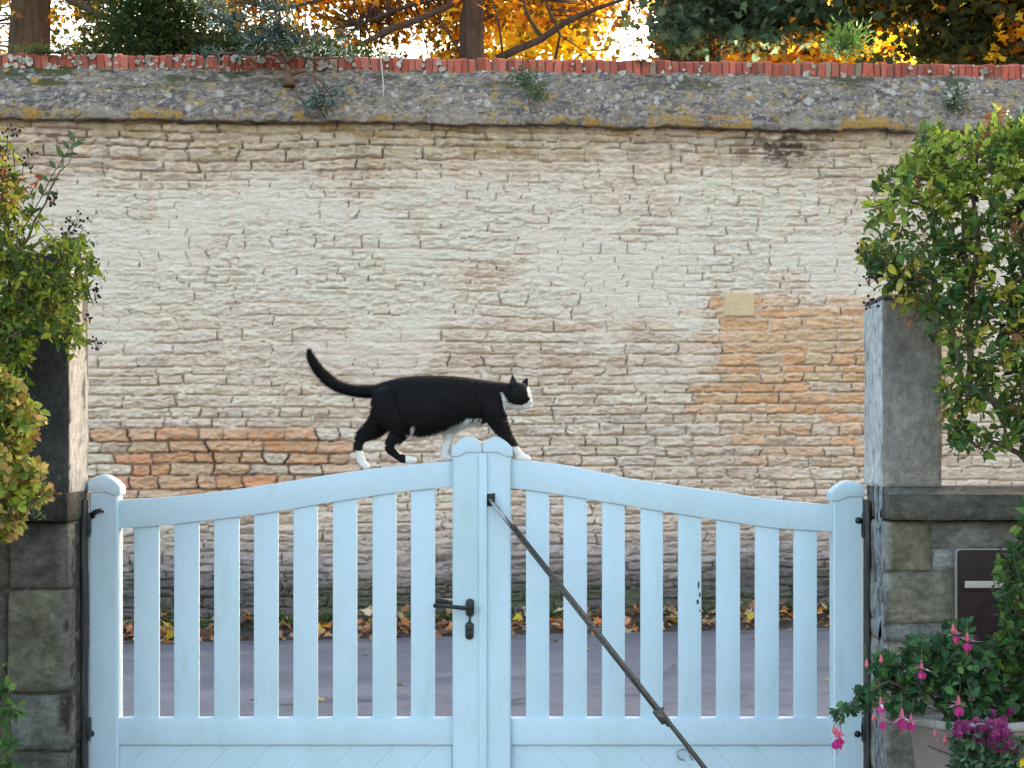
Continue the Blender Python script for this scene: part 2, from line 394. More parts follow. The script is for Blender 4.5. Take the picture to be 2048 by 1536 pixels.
# streaks of run-off
st = ss(.60, .75, fbm(U*7, Z*1.2, 4, 141))*(1-ss(.2, 1.4, ztop(U)-Z))*.5
base = mixc(base, lin(.30, .24, .19), .5*st)
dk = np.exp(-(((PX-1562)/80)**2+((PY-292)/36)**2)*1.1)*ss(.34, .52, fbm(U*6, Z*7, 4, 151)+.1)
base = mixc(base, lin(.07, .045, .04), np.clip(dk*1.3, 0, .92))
# weathered flecks and stains on single stones
fl_ = fbm(U*13+sr[..., 4]*9, Z*30, 4, 601, .65)
base = mixc(base, lin(.50, .42, .34), .55*ss(.58, .70, fl_)*(1-.5*lime))
base = mixc(base, lin(.92, .84, .74), .5*ss(.58, .68, fbm(U*11, Z*24+7, 4, 611, .65))*(1-patch)*(1-band))
base = mixc(base, lin(.46, .33, .27), .18*ss(.66, .74, fbm(U*2.3, Z*5, 4, 621)))
# joints: mortar colour or grime
joint = (1-edge)*(1-.7*smear)
base = mixc(base, lin(.93, .80, .68), .5*smear)
mort = mixc(np.zeros(U.shape+(3,))+lin(.90, .77, .63), lin(.22, .15, .11), np.clip(band*.85+(.15-flushm)*1.2+tz*.25, 0, 1))
base = base*(1-joint[..., None]*.75)+mort*(joint*.75)[..., None]
base = mixc(base, lin(.20, .15, .12), np.clip(vj*.8, 0, 1)); base = mixc(base, lin(.36, .28, .22), und*.34*(1-.5*lime)*(1-.7*smear))  # dark open joints; shade below each stone is coloured in as well
# one big dressed block
blk = ss(1445, 1448, PX)*(1-ss(1507, 1510, PX))*ss(583, 586, PY)*(1-ss(631, 634, PY))
base = mixc(base, lin(.78, .62, .38), blk*.95)
V[..., 0] = V[..., 0]*(1-blk)+(A.x+UD.x*U+ND.x*.02)*blk; V[..., 1] = V[..., 1]*(1-blk)+(A.y+UD.y*U+ND.y*.02)*blk
# damp foot with its shade painted in too: grey, then dark with algae
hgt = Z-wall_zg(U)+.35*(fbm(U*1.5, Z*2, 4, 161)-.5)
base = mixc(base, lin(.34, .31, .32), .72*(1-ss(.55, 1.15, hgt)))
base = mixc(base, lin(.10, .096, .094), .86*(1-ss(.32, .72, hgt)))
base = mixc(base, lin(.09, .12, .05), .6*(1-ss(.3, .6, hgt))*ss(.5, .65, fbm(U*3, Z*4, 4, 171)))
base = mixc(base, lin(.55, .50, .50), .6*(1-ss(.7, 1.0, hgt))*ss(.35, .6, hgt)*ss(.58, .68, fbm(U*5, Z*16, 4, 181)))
base = np.clip(base*np.array([1.11, 1.025, 1.02]), 0, .95)
ii = np.arange(len(ts)-1)[:, None]*len(us)+np.arange(len(us)-1)[None, :]
Q = np.stack([ii, ii+1, ii+len(us)+1, ii+len(us)], -1).reshape(-1, 4)
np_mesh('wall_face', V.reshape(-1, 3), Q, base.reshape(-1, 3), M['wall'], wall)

# coping: sloped weathered render with a ragged slab edge
b0 = uw(0, 131, -.36); b1 = uw(2048, 153, -.36)
def zbrick(u): return b0[1]+(b1[1]-b0[1])*u/UL
prof_n = 74; tt = np.linspace(0, 1, prof_n)
uc = np.concatenate([np.linspace(-14, -1.6, 60), np.arange(-1.5, UL+1.5, .0125), np.linspace(UL+1.6, UL+22, 80)])
Uc, Tc = np.meshgrid(uc, tt)
slabw = .42; sidx = np.floor(Uc/slabw+.35*vn(Uc*.7, Uc*0, 7)); srnd = _h(sidx, sidx*0, 55)
edn = (fbm(Uc*6, Uc*0+2, 4, 201)-.5)*.035+(srnd-.5)*.02
zb = ztop(Uc)
e0 = .10; e1 = .17                   # fractions of the profile: underside, slab edge
offc = np.where(Tc < e0, -.03+(.14+edn)*(Tc/e0), np.where(Tc < e1, .11+edn+.0*Tc, .105+edn*(1-ss(e1, .35, Tc))-(.465)*(Tc-e1)/(1-e1)))
zc = np.where(Tc < e0, zb, np.where(Tc < e1, zb+.062*(Tc-e0)/(e1-e0), zb+.062+(zbrick(Uc)-zb-.062)*(Tc-e1)/(1-e1)))
zc = zc + (srnd-.5)*.014*(1-ss(e1, .4, Tc)) + (fbm(Uc*9, Uc*0, 3, 207)-.5)*.03*(1-ss(e1, .3, Tc))
lump = (fbm(Uc*4, Tc*3, 5, 211)-.5)*.045+(fbm(Uc*18, Tc*16, 4, 221, .6)-.5)*.035
bulge = .028*np.sin(np.pi*np.clip((Tc-e1)/(1-e1), 0, 1))
m_ = ss(e1*.8, e1+.08, Tc)
offc = offc+(lump+bulge)*m_; zc = zc+(lump*.7+bulge*.8)*m_*ss(1.0, .9, Tc)
Vc = np.stack([A.x+UD.x*Uc+ND.x*offc, A.y+UD.y*Uc+ND.y*offc, zc], -1)
PXc, PYc = wall_px(Uc, zc, 0)
cb = np.zeros(Uc.shape+(3,)); cb[:] = lin(.21, .19, .18)
cb = mixc(cb, lin(.31, .27, .23), ss(.4, .6, fbm(Uc*4, Tc*6, 5, 231, .65)))
cb = mixc(cb, lin(.15, .145, .15), .7*ss(.50, .64, fbm(Uc*5+7, Tc*8, 5, 241, .65)))
cb = mixc(cb, lin(.09, .08, .07), .7*ss(.56, .64, fbm(Uc*22, Tc*30+4, 4, 251, .6)))
cb = mixc(cb, lin(.48, .43, .38), .8*ss(.56, .64, fbm(Uc*26, Tc*34, 4, 261, .6)))
cb = mixc(cb, lin(.36, .31, .22), .7*ss(.56, .66, fbm(Uc*14+5, Tc*18, 4, 265, .6)))
cb = mixc(cb, lin(.50, .34, .10), .8*ss(.72, .76, fbm(Uc*16+3, Tc*12, 3, 271)))
edge_l = (1-ss(.18, .27, Tc+.14*(fbm(Uc*8, Tc*6, 3, 281)-.5)))*ss(e0*.9, e0*1.1, Tc)
lz = _h(sidx, sidx*0+3, 91)*.35+fbm(Uc*7, Tc*22, 5, 292, .65)*.85
cb = mixc(cb, lin(.50, .30, .07)*1.0, .8*edge_l*ss(.64, .74, lz))
cb = mixc(cb, lin(.42, .38, .32), .6*edge_l*(1-ss(.40, .56, lz)))
moss = ss(.50, .60, fbm(Uc*2.6, Tc*6, 4, 301))*(1-ss(180, 520, PXc))*ss(.45, .62, Tc)
cb = mixc(cb, lin(.09, .10, .03), .9*moss)
moss2 = ss(.62, .68, fbm(Uc*3, Tc*7, 4, 311))*ss(.5, .8, Tc)
cb = mixc(cb, lin(.07, .08, .03), .7*moss2)
# round white and grey lichens
rl = np.random.default_rng(12)
for _ in range(430):
    cu = rl.uniform(-1, UL+1); ct = rl.uniform(.2, 1.0); r = rl.choice([.008, .013, .020, .032], p=[.45, .33, .17, .05])*rl.uniform(.8, 1.3)
    i0 = np.searchsorted(uc, cu-.09); i1 = np.searchsorted(uc, cu+.09)
    dd = np.sqrt((Uc[:, i0:i1]-cu)**2+((Tc[:, i0:i1]-ct)*.62)**2)
    mm = ss(r*1.15, r*.75, dd+.008*(vn(Uc[:, i0:i1]*60, Tc[:, i0:i1]*60, 3)-.5))
    colr = [lin(.66, .64, .60), lin(.58, .56, .50), lin(.60, .38, .10)][rl.choice(3, p=[.55, .37, .08])]
    cb[:, i0:i1] = mixc(cb[:, i0:i1], colr, mm*.7)
cb = cb*np.array([1.0, .905, .875])
ii = np.arange(prof_n-1)[:, None]*len(uc)+np.arange(len(uc)-1)[None, :]
Q = np.stack([ii, ii+1, ii+len(uc)+1, ii+len(uc)], -1).reshape(-1, 4)
np_mesh('coping', Vc.reshape(-1, 3), Q, cb.reshape(-1, 3), M['coping'], wall)

# ridge of bricks on edge
mb = MB(); u = -14.0; rb = random.Random(5)
def wp(u, off, z): p = A+UD*u+ND*off; return (p.x, p.y, z)
while u < UL+20:
    wbr = rb.uniform(.058, .078); z0 = zbrick(u)-.03; hh = .145+rb.uniform(-.011, .008); o = -.345+rb.uniform(-.015, .012); tilt = rb.uniform(-.013, .013)
    t = rb.random(); c = np.array([.44, .105, .07])*(1-.5*t)+np.array([.48, .19, .14])*.5*t
    if rb.random() < .05: c = np.array([.34, .22, .16])
    P_ = [(0, 0), (0, hh-.02), (-.018, hh-.004), (-.16, hh+.022), (-.24, hh-.01), (-.24, 0)]
    n = 3; V_ = []; nxs = [0, .005, wbr*.5, wbr-.013, wbr-.008]
    for qi, xx in enumerate(nxs):
        s_ = .006 if qi in (0, len(nxs)-1) else 0
        for (a, b_) in P_: V_.append(wp(u+xx+tilt*b_/.1, o+a-(s_ if a > -.1 else -s_)+rb.uniform(-.0015, .0015), z0+b_-(s_ if b_ > 0 else 0)))
    L = len(P_); Fs = []
    for q in range(len(nxs)-1):
        for k in range(L): Fs.append([q*L+k, (q+1)*L+k, (q+1)*L+(k+1) % L, q*L+(k+1) % L])
    Fs.append(list(range(L))); Fs.append([(len(nxs)-1)*L+k for k in range(L)][::-1])
    mb.add(V_, Fs, np.clip(c*rb.uniform(.62, 1.2), 0, 1)); u += wbr
mb2 = mb
# mortar bed, and lichen crusts on the bricks
u = -14.0
mb.add([wp(-14, -.372, zbrick(-14)-.05), wp(UL+20, -.372, zbrick(UL+20)-.05), wp(UL+20, -.372, zbrick(UL+20)+.085), wp(-14, -.372, zbrick(-14)+.085), wp(-14, -.56, zbrick(-14)+.085), wp(UL+20, -.56, zbrick(UL+20)+.085)], [[0, 1, 2, 3], [3, 2, 5, 4]], (.24, .20, .18))
for _ in range(230):
    uu_ = (rb.uniform(-1, UL*.42) if rb.random() < .62 else rb.uniform(-1, UL+1)); r = rb.choice([.008, .011, .015, .02, .028]); zz_ = zbrick(uu_)-.03+rb.uniform(.0, .13)
    c = rb.choice([(.50, .46, .41), (.44, .41, .37), (.40, .34, .27)]); ang = [rb.uniform(.55, 1.35) for _ in range(9)]
    p0 = [wp(uu_+math.cos(i/9*6.283)*r*ang[i], -.327, zz_+math.sin(i/9*6.283)*r*ang[i]) for i in range(9)]
    p1 = [wp(uu_+math.cos(i/9*6.283)*r*ang[i]*1.1, -.35, zz_+math.sin(i/9*6.283)*r*ang[i]*1.1) for i in range(9)]
    mb.add(p0+p1, [list(range(9))]+[[i, (i+1) % 9, 9+(i+1) % 9, 9+i] for i in range(9)], c)
mb.build('brick_ridge', M['brick'], wall)
# back face of the wall, so that it is a solid wall
mbk = MB()
mbk.add([wp(-14, -.58, -.2), wp(UL+20, -.58, -.2), wp(UL+20, -.58, zbrick(UL+20)+.1), wp(-14, -.58, zbrick(-14)+.1)], [[0, 1, 2, 3]], (.4, .36, .3))
mbk.build('wall_back', M['pillar'], wall)

# ------------------------------------------------------------------ leaves
OVAL = ([(0, 0, 0), (.28, .5, .12), (.68, .40, .10), (1, 0, -.06), (.68, -.40, .10), (.28, -.5, .12), (.5, 0, 0)], [[0, 6, 3, 2, 1], [0, 5, 4, 3, 6]])
NARROW = OVAL
MAPLE = ([(0, 0, 0), (.12, .30, .02), (-.02, .55, .08), (.30, .42, 0), (.42, .70, .1), (.56, .28, .02), (1, 0, -.08), (.56, -.28, .02), (.42, -.70, .1), (.30, -.42, 0), (-.02, -.55, .08), (.12, -.30, .02)], [[0, 11, 10, 9, 8, 7, 6, 5, 4, 3, 2, 1]])
MAPLE2 = (MAPLE[0], [[0, 3, 2, 1], [0, 5, 4, 3], [0, 7, 6, 5], [0, 9, 8, 7], [0, 11, 10, 9]])
def unit(a): return a/np.maximum(np.linalg.norm(a, axis=-1, keepdims=True), 1e-9)
def leaves(name, P, D, Nn, L, Wd, C, mat, parent=None, tmpl=OVAL):
    P = np.asarray(P, float); D = unit(np.asarray(D, float)); Nn = np.asarray(Nn, float)
    Nn = unit(Nn-D*(Nn*D).sum(-1, keepdims=True)); S = np.cross(Nn, D)
    L = np.asarray(L)[:, None]; Wd = np.asarray(Wd)[:, None]
    tv, tf = tmpl; n = len(P); k = len(tv)
    V = np.stack([P+D*L*a+S*Wd*b+Nn*L*c for a, b, c in tv], 1).reshape(-1, 3)
    sizes = [len(f) for f in tf]; flat = np.concatenate([np.array(f) for f in tf])
    loops = (np.arange(n)[:, None]*k+flat[None, :]).ravel(); tot = np.tile(sizes, n); starts = np.concatenate([[0], np.cumsum(tot)[:-1]])
    me = bpy.data.meshes.new(name)
    me.vertices.add(len(V)); me.vertices.foreach_set('co', V.astype(np.float32).ravel())
    me.loops.add(len(loops)); me.loops.foreach_set('vertex_index', loops.astype(np.int32))
    me.polygons.add(len(tot)); me.polygons.foreach_set('loop_start', starts.astype(np.int32))
    me.update(calc_edges=True); me.validate()
    ca = me.color_attributes.new('Col', 'FLOAT_COLOR', 'POINT')
    CC = np.ones((len(V), 4), np.float32); CC[:, :3] = np.repeat(np.asarray(C), k, 0); ca.data.foreach_set('color', CC.ravel())
    return link(name, me, mat, parent)

def inpoly(x, y, poly):
    x = np.asarray(x); y = np.asarray(y); r = np.zeros(x.shape, bool); j = len(poly)-1
    for i in range(len(poly)):
        xi, yi = poly[i]; xj, yj = poly[j]
        c = ((yi > y) != (yj > y)) & (x < (xj-xi)*(y-yi)/((yj-yi) or 1e-9)+xi); r ^= c; j = i
    return r
def pal(cols, n, rg, jit=.2):
    cols = np.array(cols); i = rg.integers(0, len(cols), n)
    return np.clip(cols[i]*rg.uniform(1-jit, 1+jit, (n, 1)), 0, 1)

def shrub(name, label, cat, base, paths, poly, Y, ydep, ntw, tl, leafL, palf, seed=1, ratio=.5, spacing=.02, upb=.4, tmpl=OVAL, berries=(), thick=1.0, group=None, holes=()):
    """paths: main stems as lists of (px,py,Y,r); twigs leave them and are kept when their tip lies in poly"""
    rg = np.random.default_rng(seed); root = empty(name, base, label, cat, group)
    st = MB(); bc = (.10, .075, .055); samp = []
    for p in paths:
        pts = [W(a, b, c) for a, b, c, r in p]; rs = [r for *_, r in p]
        # subdivide with wobble
        P2, R2 = [], []
        for i in range(len(pts)-1):
            for t in (0, .33, .66):
                q = pts[i].lerp(pts[i+1], t)
                if t: q = q+Vector(rg.normal(0, .008, 3))
                P2.append(q); R2.append(rs[i]*(1-t)+rs[i+1]*t)
        P2.append(pts[-1]); R2.append(rs[-1]); st.tube(P2, R2, 6, bc)
        for i in range(len(P2)-1): samp.append((P2[i], P2[i+1], (P2[i+1]-P2[i]).length))
    # target points in the polygon
    xs = [a for a, b in poly]; ys = [b for a, b in poly]; LP, LD, LN, LL, LC = [], [], [], [], []
    cnt = 0; tries = 0
    mids = np.array([tuple((a+b)/2) for a, b, _ in samp])
    while cnt < ntw and tries < ntw*20:
        tries += 1
        px, py = rg.uniform(min(xs), max(xs)), rg.uniform(min(ys), max(ys))
        if not inpoly(px, py, poly): continue
        if any(((px-a)/c)**2+((py-b)/d_)**2 < 1 for a, b, c, d_ in holes) and rg.random() < .93: continue
        tip = W(px, py, Y+rg.uniform(-ydep, ydep)); dd = np.linalg.norm(mids-np.array(tip), axis=1)
        i = int(np.argmin(dd+rg.uniform(0, .06, len(dd)))); s = Vector(mids[i]); v = tip-s
        ln = min(v.length, rg.uniform(*tl)); 
        s2 = tip-v.normalized()*ln if v.length > ln else s
        d0 = (v.normalized()+Vector(rg.normal(0, .45, 3))+Vector((0, 0, upb*.5))).normalized()
        s2 = tip-d0*ln
        cnt += 1
        k = max(3, int(ln/spacing)); bend = Vector(rg.normal(0, .12, 3))*ln
        pl = [s2.lerp(tip, t)+bend*(t*(1-t)) for t in np.linspace(0, 1, 5)]
        st.tube(pl, [.0022*thick, .002*thick, .0017*thick, .0013*thick, .0008], 4, bc)
        cc = palf(px, py, rg)
        for q in range(k):
            t = (q+.6)/k; pos = s2.lerp(tip, t)+bend*(t*(1-t))
            side = d0.cross(Vector(rg.normal(0, 1, 3))).normalized()
            dr = (side+d0*.7+Vector((0, 0, .15-.35*rg.random()))).normalized()
            LP.append(pos); LD.append(dr); LN.append(Vector((rg.normal(0, .55), -.45+rg.normal(0, .5), .75+rg.normal(0, .3)))); LL.append(rg.uniform(*leafL)*(1-.25*t))
            LC.append(np.clip(np.array(cc)*rg.uniform(.7, 1.3), 0, 1))
        LP.append(tip); LD.append(d0); LN.append(Vector((rg.normal(0, .5), -.5, .6))); LL.append(rg.uniform(*leafL)*.8); LC.append(np.array(cc))
    st.build('stems', M['twig'], root)
    LL = np.array(LL)
    leaves('foliage', [tuple(p) for p in LP], [tuple(p) for p in LD], [tuple(p) for p in LN], LL, LL*ratio, LC, M['leaf'], root, tmpl)
    if len(berries):
        for (px, py, n, sp) in berries:
            bb = MB(); c0 = W(px, py, Y-ydep*.6)
            for _ in range(n):
                q = c0+Vector(rg.normal(0, 1, 3))*sp; bb.ball(q, rg.uniform(.0035, .0055), (.018, .016, .022), 6, 5)
                bb.tube([q, q.lerp(c0, .5)+Vector((0, 0, -.006)), c0+Vector((0, 0, -.02))], .0009, 3, (.08, .05, .04))
            bb.build('berry_cluster', M['fur'], root)
    return root

exec_parts = True
# ------------------------------------------------------------------ garden walls and pillars either side of the gate
def rough_block(mb, x0, x1, y0, y1, z0, z1, colf, amp=.004, res=.03, seed=0, rnd=.012):
    """box with a worn, uneven surface"""
    nx = max(2, int((x1-x0)/res)); ny = max(2, int((y1-y0)/res)); nz = max(2, int((z1-z0)/res))
    c = np.array([(x0+x1)/2, (y0+y1)/2, (z0+z1)/2]); hsz = np.array([(x1-x0)/2, (y1-y0)/2, (z1-z0)/2])
    V = []; Fs = []; idx = {}
    def vid(i, j, k):
        key = (i, j, k)
        if key not in idx:
            p = np.array([x0+(x1-x0)*i/nx, y0+(y1-y0)*j/ny, z0+(z1-z0)*k/nz])
            q = (p-c); inn = np.clip(q, -(hsz-rnd), hsz-rnd); dv = q-inn; l = np.linalg.norm(dv)
            if l > 0: dv = dv/l; p = c+inn+dv*min(l, rnd)
            nn = mnoise.fractal(Vector((p[0]*9+seed, p[1]*9, p[2]*9)), 1, 2, 4)+.5*mnoise.noise(Vector((p[0]*45+seed, p[1]*45, p[2]*45)))
            if l > 0: p = p+dv*nn*amp
            idx[key] = len(V); V.append(p)
        return idx[key]
    for i in range(nx):
        for j in range(ny):
            Fs.append([vid(i, j, 0), vid(i, j+1, 0), vid(i+1, j+1, 0), vid(i+1, j, 0)]); Fs.append([vid(i, j, nz), vid(i+1, j, nz), vid(i+1, j+1, nz), vid(i, j+1, nz)])
    for i in range(nx):
        for k in range(nz):
            Fs.append([vid(i, 0, k), vid(i+1, 0, k), vid(i+1, 0, k+1), vid(i, 0, k+1)]); Fs.append([vid(i, ny, k), vid(i, ny, k+1), vid(i+1, ny, k+1), vid(i+1, ny, k)])
    for j in range(ny):
        for k in range(nz):
            Fs.append([vid(0, j, k), vid(0, j, k+1), vid(0, j+1, k+1), vid(0, j+1, k)]); Fs.append([vid(nx, j, k), vid(nx, j+1, k), vid(nx, j+1, k+1), vid(nx, j, k+1)])
    C = np.array([colf(p) for p in V]) if callable(colf) else np.tile(np.array(colf, float), (len(V), 1))
    mb.add(np.array(V), Fs, C)
GY = 6.40
RX = XP(1727, 6.42); LX = XP(178, 6.42)       # inner faces of the opening
RF = 6.09; LF = 6.13                          # pillar front faces
def fb3(p, s, sd=0): return mnoise.fractal(Vector((p[0]*s+sd, p[1]*s+sd*.3, p[2]*s)), 1, 2, 4)
def right_pillar_col(p):
    if p[0] < RX+.006 and p[1] > RF+.004:      # white paint left on the reveal
        k = fb3((p[0], p[1], p[2]*.5), 22); t = min(max((k-.25)*3, 0), 1)
        c = np.array([.86, .86, .84])*(1-t)+np.array([.38, .37, .36])*t
        return c
    k = fb3(p, 5, 3); t = min(max(.5+k*.8, 0), 1)
    return np.array([.38, .35, .335])*(1-t)+np.array([.56, .49, .43])*t
gw = empty('garden_wall', (RX+.3, RF+.1, 0), 'grey garden wall with pillar and letterbox, right of the white gate', 'wall', 'garden walls beside the gate')
mb = MB(); rough_block(mb, RX, XP(1885, RF), RF, 6.42, ZP(975, RF), ZP(598, RF), right_pillar_col, .0035, .016, 1, .008)
rough_block(mb, RX+.002, XP(1885, RF)+.002, RF-.008, 6.43, ZP(598, RF)-.003, ZP(588, RF), (.18, .17, .17), .004, .03, 1, .008)
mb.build('pillar', M['pillar'], gw, True)
mb = MB(); LY = 6.00
rough_block(mb, XP(1780, LY), 3.4, LY, 6.40, ZP(1041, LY), ZP(988, LY), lambda p: np.array([.20, .185, .165])*(1+.6*fb3(p, 7)), .003, .03, 4, .006)
# weathered top of the coping
x0, x1 = XP(1780, LY), 3.4
mb.add([(x0, LY+.006, ZP(988, LY)-.004), (x1, LY+.006, ZP(988, LY)-.004), (x1, RF+.01, ZP(974, RF)), (x0, RF+.01, ZP(974, RF)), (x1, 6.39, ZP(974, RF)), (x0, 6.39, ZP(974, RF)), (x0, 6.39, ZP(988, LY)-.01), (x1, 6.39, ZP(988, LY)-.01)],
       [[0, 1, 2, 3], [3, 2, 4, 5], [5, 4, 7, 6], [0, 3, 5, 6]], (.28, .265, .24))
mb.build('coping', M['masonry'], gw, True)
mb = MB(); BF = 6.05
def mcol(base, sd=0):
    base = np.array(base)
    def f(p):
        k = fb3(p, 8, sd); c = (base*1.6+np.array([.12, .112, .095]))*(1+.5*k)
        if p[0] < RX+.02 and p[0] > 0:
            kk = fb3((p[0], p[1], p[2]*.5), 12, 5)
            c = np.array([.55, .54, .52]) if kk < .22 else np.array([.30, .28, .26])
        return np.clip(c, .01, 1)
    return f
# blocks: px0, py0, px1, py1, colour, extra depth
for i, (a, b, c_, d_, col, ex) in enumerate([
    (1772, 1044, 1862, 1142, (.155, .125, .085), .006), (1862, 1044, 2600, 1098, (.115, .105, .10), 0), (1862, 1098, 1912, 1142, (.20, .20, .205), 0),
    (1772, 1146, 1912, 1246, (.150, .130, .10), .004), (1772, 1250, 1912, 1284, (.14, .135, .135), 0), (1772, 1288, 1900, 1420, (.15, .13, .085), .004),
    (1900, 1288, 2600, 1420, (.14, .12, .10), 0), (1772, 1424, 1890, 1560, (.17, .155, .13), .004), (1890, 1424, 2600, 1560, (.14, .12, .10), 0),
    (1772, 1564, 2000, 1780, (.15, .13, .1), 0), (2000, 1564, 2600, 1780, (.14, .12, .10), 0), (2110, 1098, 2600, 1284, (.13, .12, .10), 0)]):
    x0 = RX+.003 if a == 1772 else XP(a, BF)+.002
    rough_block(mb, x0, XP(c_, BF), BF-ex, 6.36, max(ZP(d_, BF), 0), ZP(b, BF), mcol(col, i), .0045, .022, i*7, .006)
rough_block(mb, RX+.006, 3.4, BF+.0045, 6.35, 0.0, ZP(1042, BF), (.30, .28, .25), .004, .05, 9, .006)
mb.build('masonry', M['masonry'], gw, True)
# ledge-like flakes of old plaster along the reveal corner
mb = MB(); rr = random.Random(3)
for k in range(60):
    z0 = rr.uniform(.35, 1.46); s = rr.uniform(.015, .04); y0 = BF+rr.uniform(.03, .16); x = RX-.0035
    ang = [rr.uniform(.5, 1.2) for _ in range(8)]
    p0 = [(x, y0+math.cos(i*.785)*s*.5*ang[i], z0+math.sin(i*.785)*s*ang[i]*1.4) for i in range(8)]; p1 = [(RX+.004, p[1], p[2]) for p in p0]
    mb.add(p0+p1, [list(range(8))]+[[i, (i+1) % 8, 8+(i+1) % 8, 8+i] for i in range(8)], rr.choice([(.52, .54, .56), (.46, .47, .48), (.56, .60, .63)]))
mb.build('plaster_flakes', M['pillar'], gw)

# left
gl = empty('garden_wall', (LX-.3, LF+.1, 0), 'dark grey garden wall and pillar under the berried shrub, left of the white gate', 'wall', 'garden walls beside the gate')
def left_pillar_col(p):
    if p[0] > LX-.006 and p[1] > LF+.004:
        k = fb3((p[0], p[1], p[2]*.3), 16, 2)
        return np.array([.72, .70, .68]) if k < .35 else np.array([.24, .22, .20])
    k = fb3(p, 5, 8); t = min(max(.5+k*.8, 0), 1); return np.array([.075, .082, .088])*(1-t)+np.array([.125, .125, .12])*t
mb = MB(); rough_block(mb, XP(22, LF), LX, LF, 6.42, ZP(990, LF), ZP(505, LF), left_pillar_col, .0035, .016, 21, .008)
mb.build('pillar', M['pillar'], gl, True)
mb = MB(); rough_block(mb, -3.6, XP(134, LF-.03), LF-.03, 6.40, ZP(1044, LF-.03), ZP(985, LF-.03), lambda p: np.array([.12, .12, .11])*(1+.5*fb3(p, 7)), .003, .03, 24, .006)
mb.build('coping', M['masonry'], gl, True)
def lcol(base, sd=0):
    base = np.array(base)
    def f(p):
        c = (base*1.7+np.array([.085, .08, .068]))*(1+.6*fb3(p, 7, sd))
        if p[0] > LX-.035 + .02*fb3(p, 9, 4):
            kk = fb3((p[0], p[1], p[2]*.5), 10, 15); c = np.array([.27, .255, .235]) if kk < .25 else np.array([.10, .09, .08])
        if p[1] > LF+.10: c = c*0+np.array([.075, .068, .06])*(1+.5*fb3(p, 9, 3))  # deep part of the reveal coloured dark for its shade
        return np.clip(c, .008, 1)
    return f
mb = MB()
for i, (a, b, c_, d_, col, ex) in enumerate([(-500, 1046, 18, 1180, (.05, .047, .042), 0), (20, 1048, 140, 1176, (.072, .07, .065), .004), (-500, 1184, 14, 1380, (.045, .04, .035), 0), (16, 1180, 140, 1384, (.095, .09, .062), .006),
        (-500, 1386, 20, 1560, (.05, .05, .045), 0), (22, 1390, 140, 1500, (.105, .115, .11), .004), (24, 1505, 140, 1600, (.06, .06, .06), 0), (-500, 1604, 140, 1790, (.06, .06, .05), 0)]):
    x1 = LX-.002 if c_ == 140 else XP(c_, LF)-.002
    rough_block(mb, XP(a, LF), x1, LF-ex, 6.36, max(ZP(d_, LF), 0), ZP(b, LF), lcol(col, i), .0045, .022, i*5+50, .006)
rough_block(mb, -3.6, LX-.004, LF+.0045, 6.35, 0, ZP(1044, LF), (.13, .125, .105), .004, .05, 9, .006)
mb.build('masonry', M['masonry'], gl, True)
# dark strips standing in for the shade of the reveals beside the gate
for x0, x1, lab in ((RX-.010, RX-.001, 'dark strip standing in for shade between gate and right pillar'), (LX+.001, LX+.010, 'dark strip standing in for shade between gate and left pillar')):
    o = bm_obj('shade_strip', join_bm([pbox(x0, x1, 6.30, 6.375, .02, ZP(1000, 6.30), .002)]), surf('reveal_shade', (.022, .02, .02), rough=.7, layers=[(30, (1, 1, .2), .45, .65, (.10, .09, .08), 'MIX', .6)])); tag(o, lab, 'shade strip', 'shade strips at the gate hinges')

# letterbox
lb = empty('letterbox', (XP(1980, 6.03), 6.03, ZP(1284, 6.03)), 'brown letterbox with pale slot flap set in the right garden wall', 'letterbox')
def rrect(x0, x1, z0, z1, r, n=5):
    pts = []
    for cx, cz, a0 in ((x1-r, z1-r, 0), (x0+r, z1-r, 90), (x0+r, z0+r, 180), (x1-r, z0+r, 270)):
        for i in range(n+1): a = math.radians(a0+90*i/n); pts.append((cx+r*math.cos(a), cz+r*math.sin(a)))
    return pts
x0, x1, z0, z1 = XP(1911, 6.035), XP(2105, 6.035), ZP(1284, 6.035), ZP(1097, 6.035)
bm_obj('frame', prism(rrect(x0, x1, z0, z1, .014), 6.030, 6.06, .002), M['boxframe'], lb)
bm_obj('door', prism(rrect(x0+.0045, x1-.0045, z0+.0045, z1-.0045, .011), 6.026, 6.05, .003), M['boxbrown'], lb)
bm_obj('slot_flap', prism(rrect(XP(1930, 6.02), XP(2086, 6.02), ZP(1176, 6.02), ZP(1162, 6.02), .003), 6.018, 6.04, .002), surf('pale_alu', (.42, .38, .34), rough=.45), lb)
bm_obj('slot_hood', prism(rrect(XP(1918, 6.02), XP(2098, 6.02), ZP(1182, 6.02), ZP(1150, 6.02), .003), 6.022, 6.04, .002), M['boxbrown'], lb)

# ------------------------------------------------------------------ the gate
def g(px, py): return (XP(px, GY), ZP(py, GY))
def interp(pts, x):
    xs = [p[0] for p in pts]; ys = [p[1] for p in pts]
    # smooth (Catmull-Rom through np)
    i = max(0, min(len(xs)-2, int(np.searchsorted(xs, x))-1)); t = (x-xs[i])/(xs[i+1]-xs[i])
    def m(k):
        a, b = max(k-1, 0), min(k+1, len(xs)-1); return (ys[b]-ys[a])/(xs[b]-xs[a])
    h_ = xs[i+1]-xs[i]; t2, t3 = t*t, t*t*t
    return (2*t3-3*t2+1)*ys[i]+(t3-2*t2+t)*h_*m(i)+(-2*t3+3*t2)*ys[i+1]+(t3-t2)*h_*m(i+1)
LT = [(236, 1000), (320, 995), (400, 988), (500, 974.5), (600, 959), (700, 943.5), (800, 931), (905, 922)]
LB = [(236, 1057), (318, 1052), (397, 1043), (476, 1034), (550, 1023.5), (630, 1010), (714, 997), (800, 984.5), (870, 977), (905, 975)]
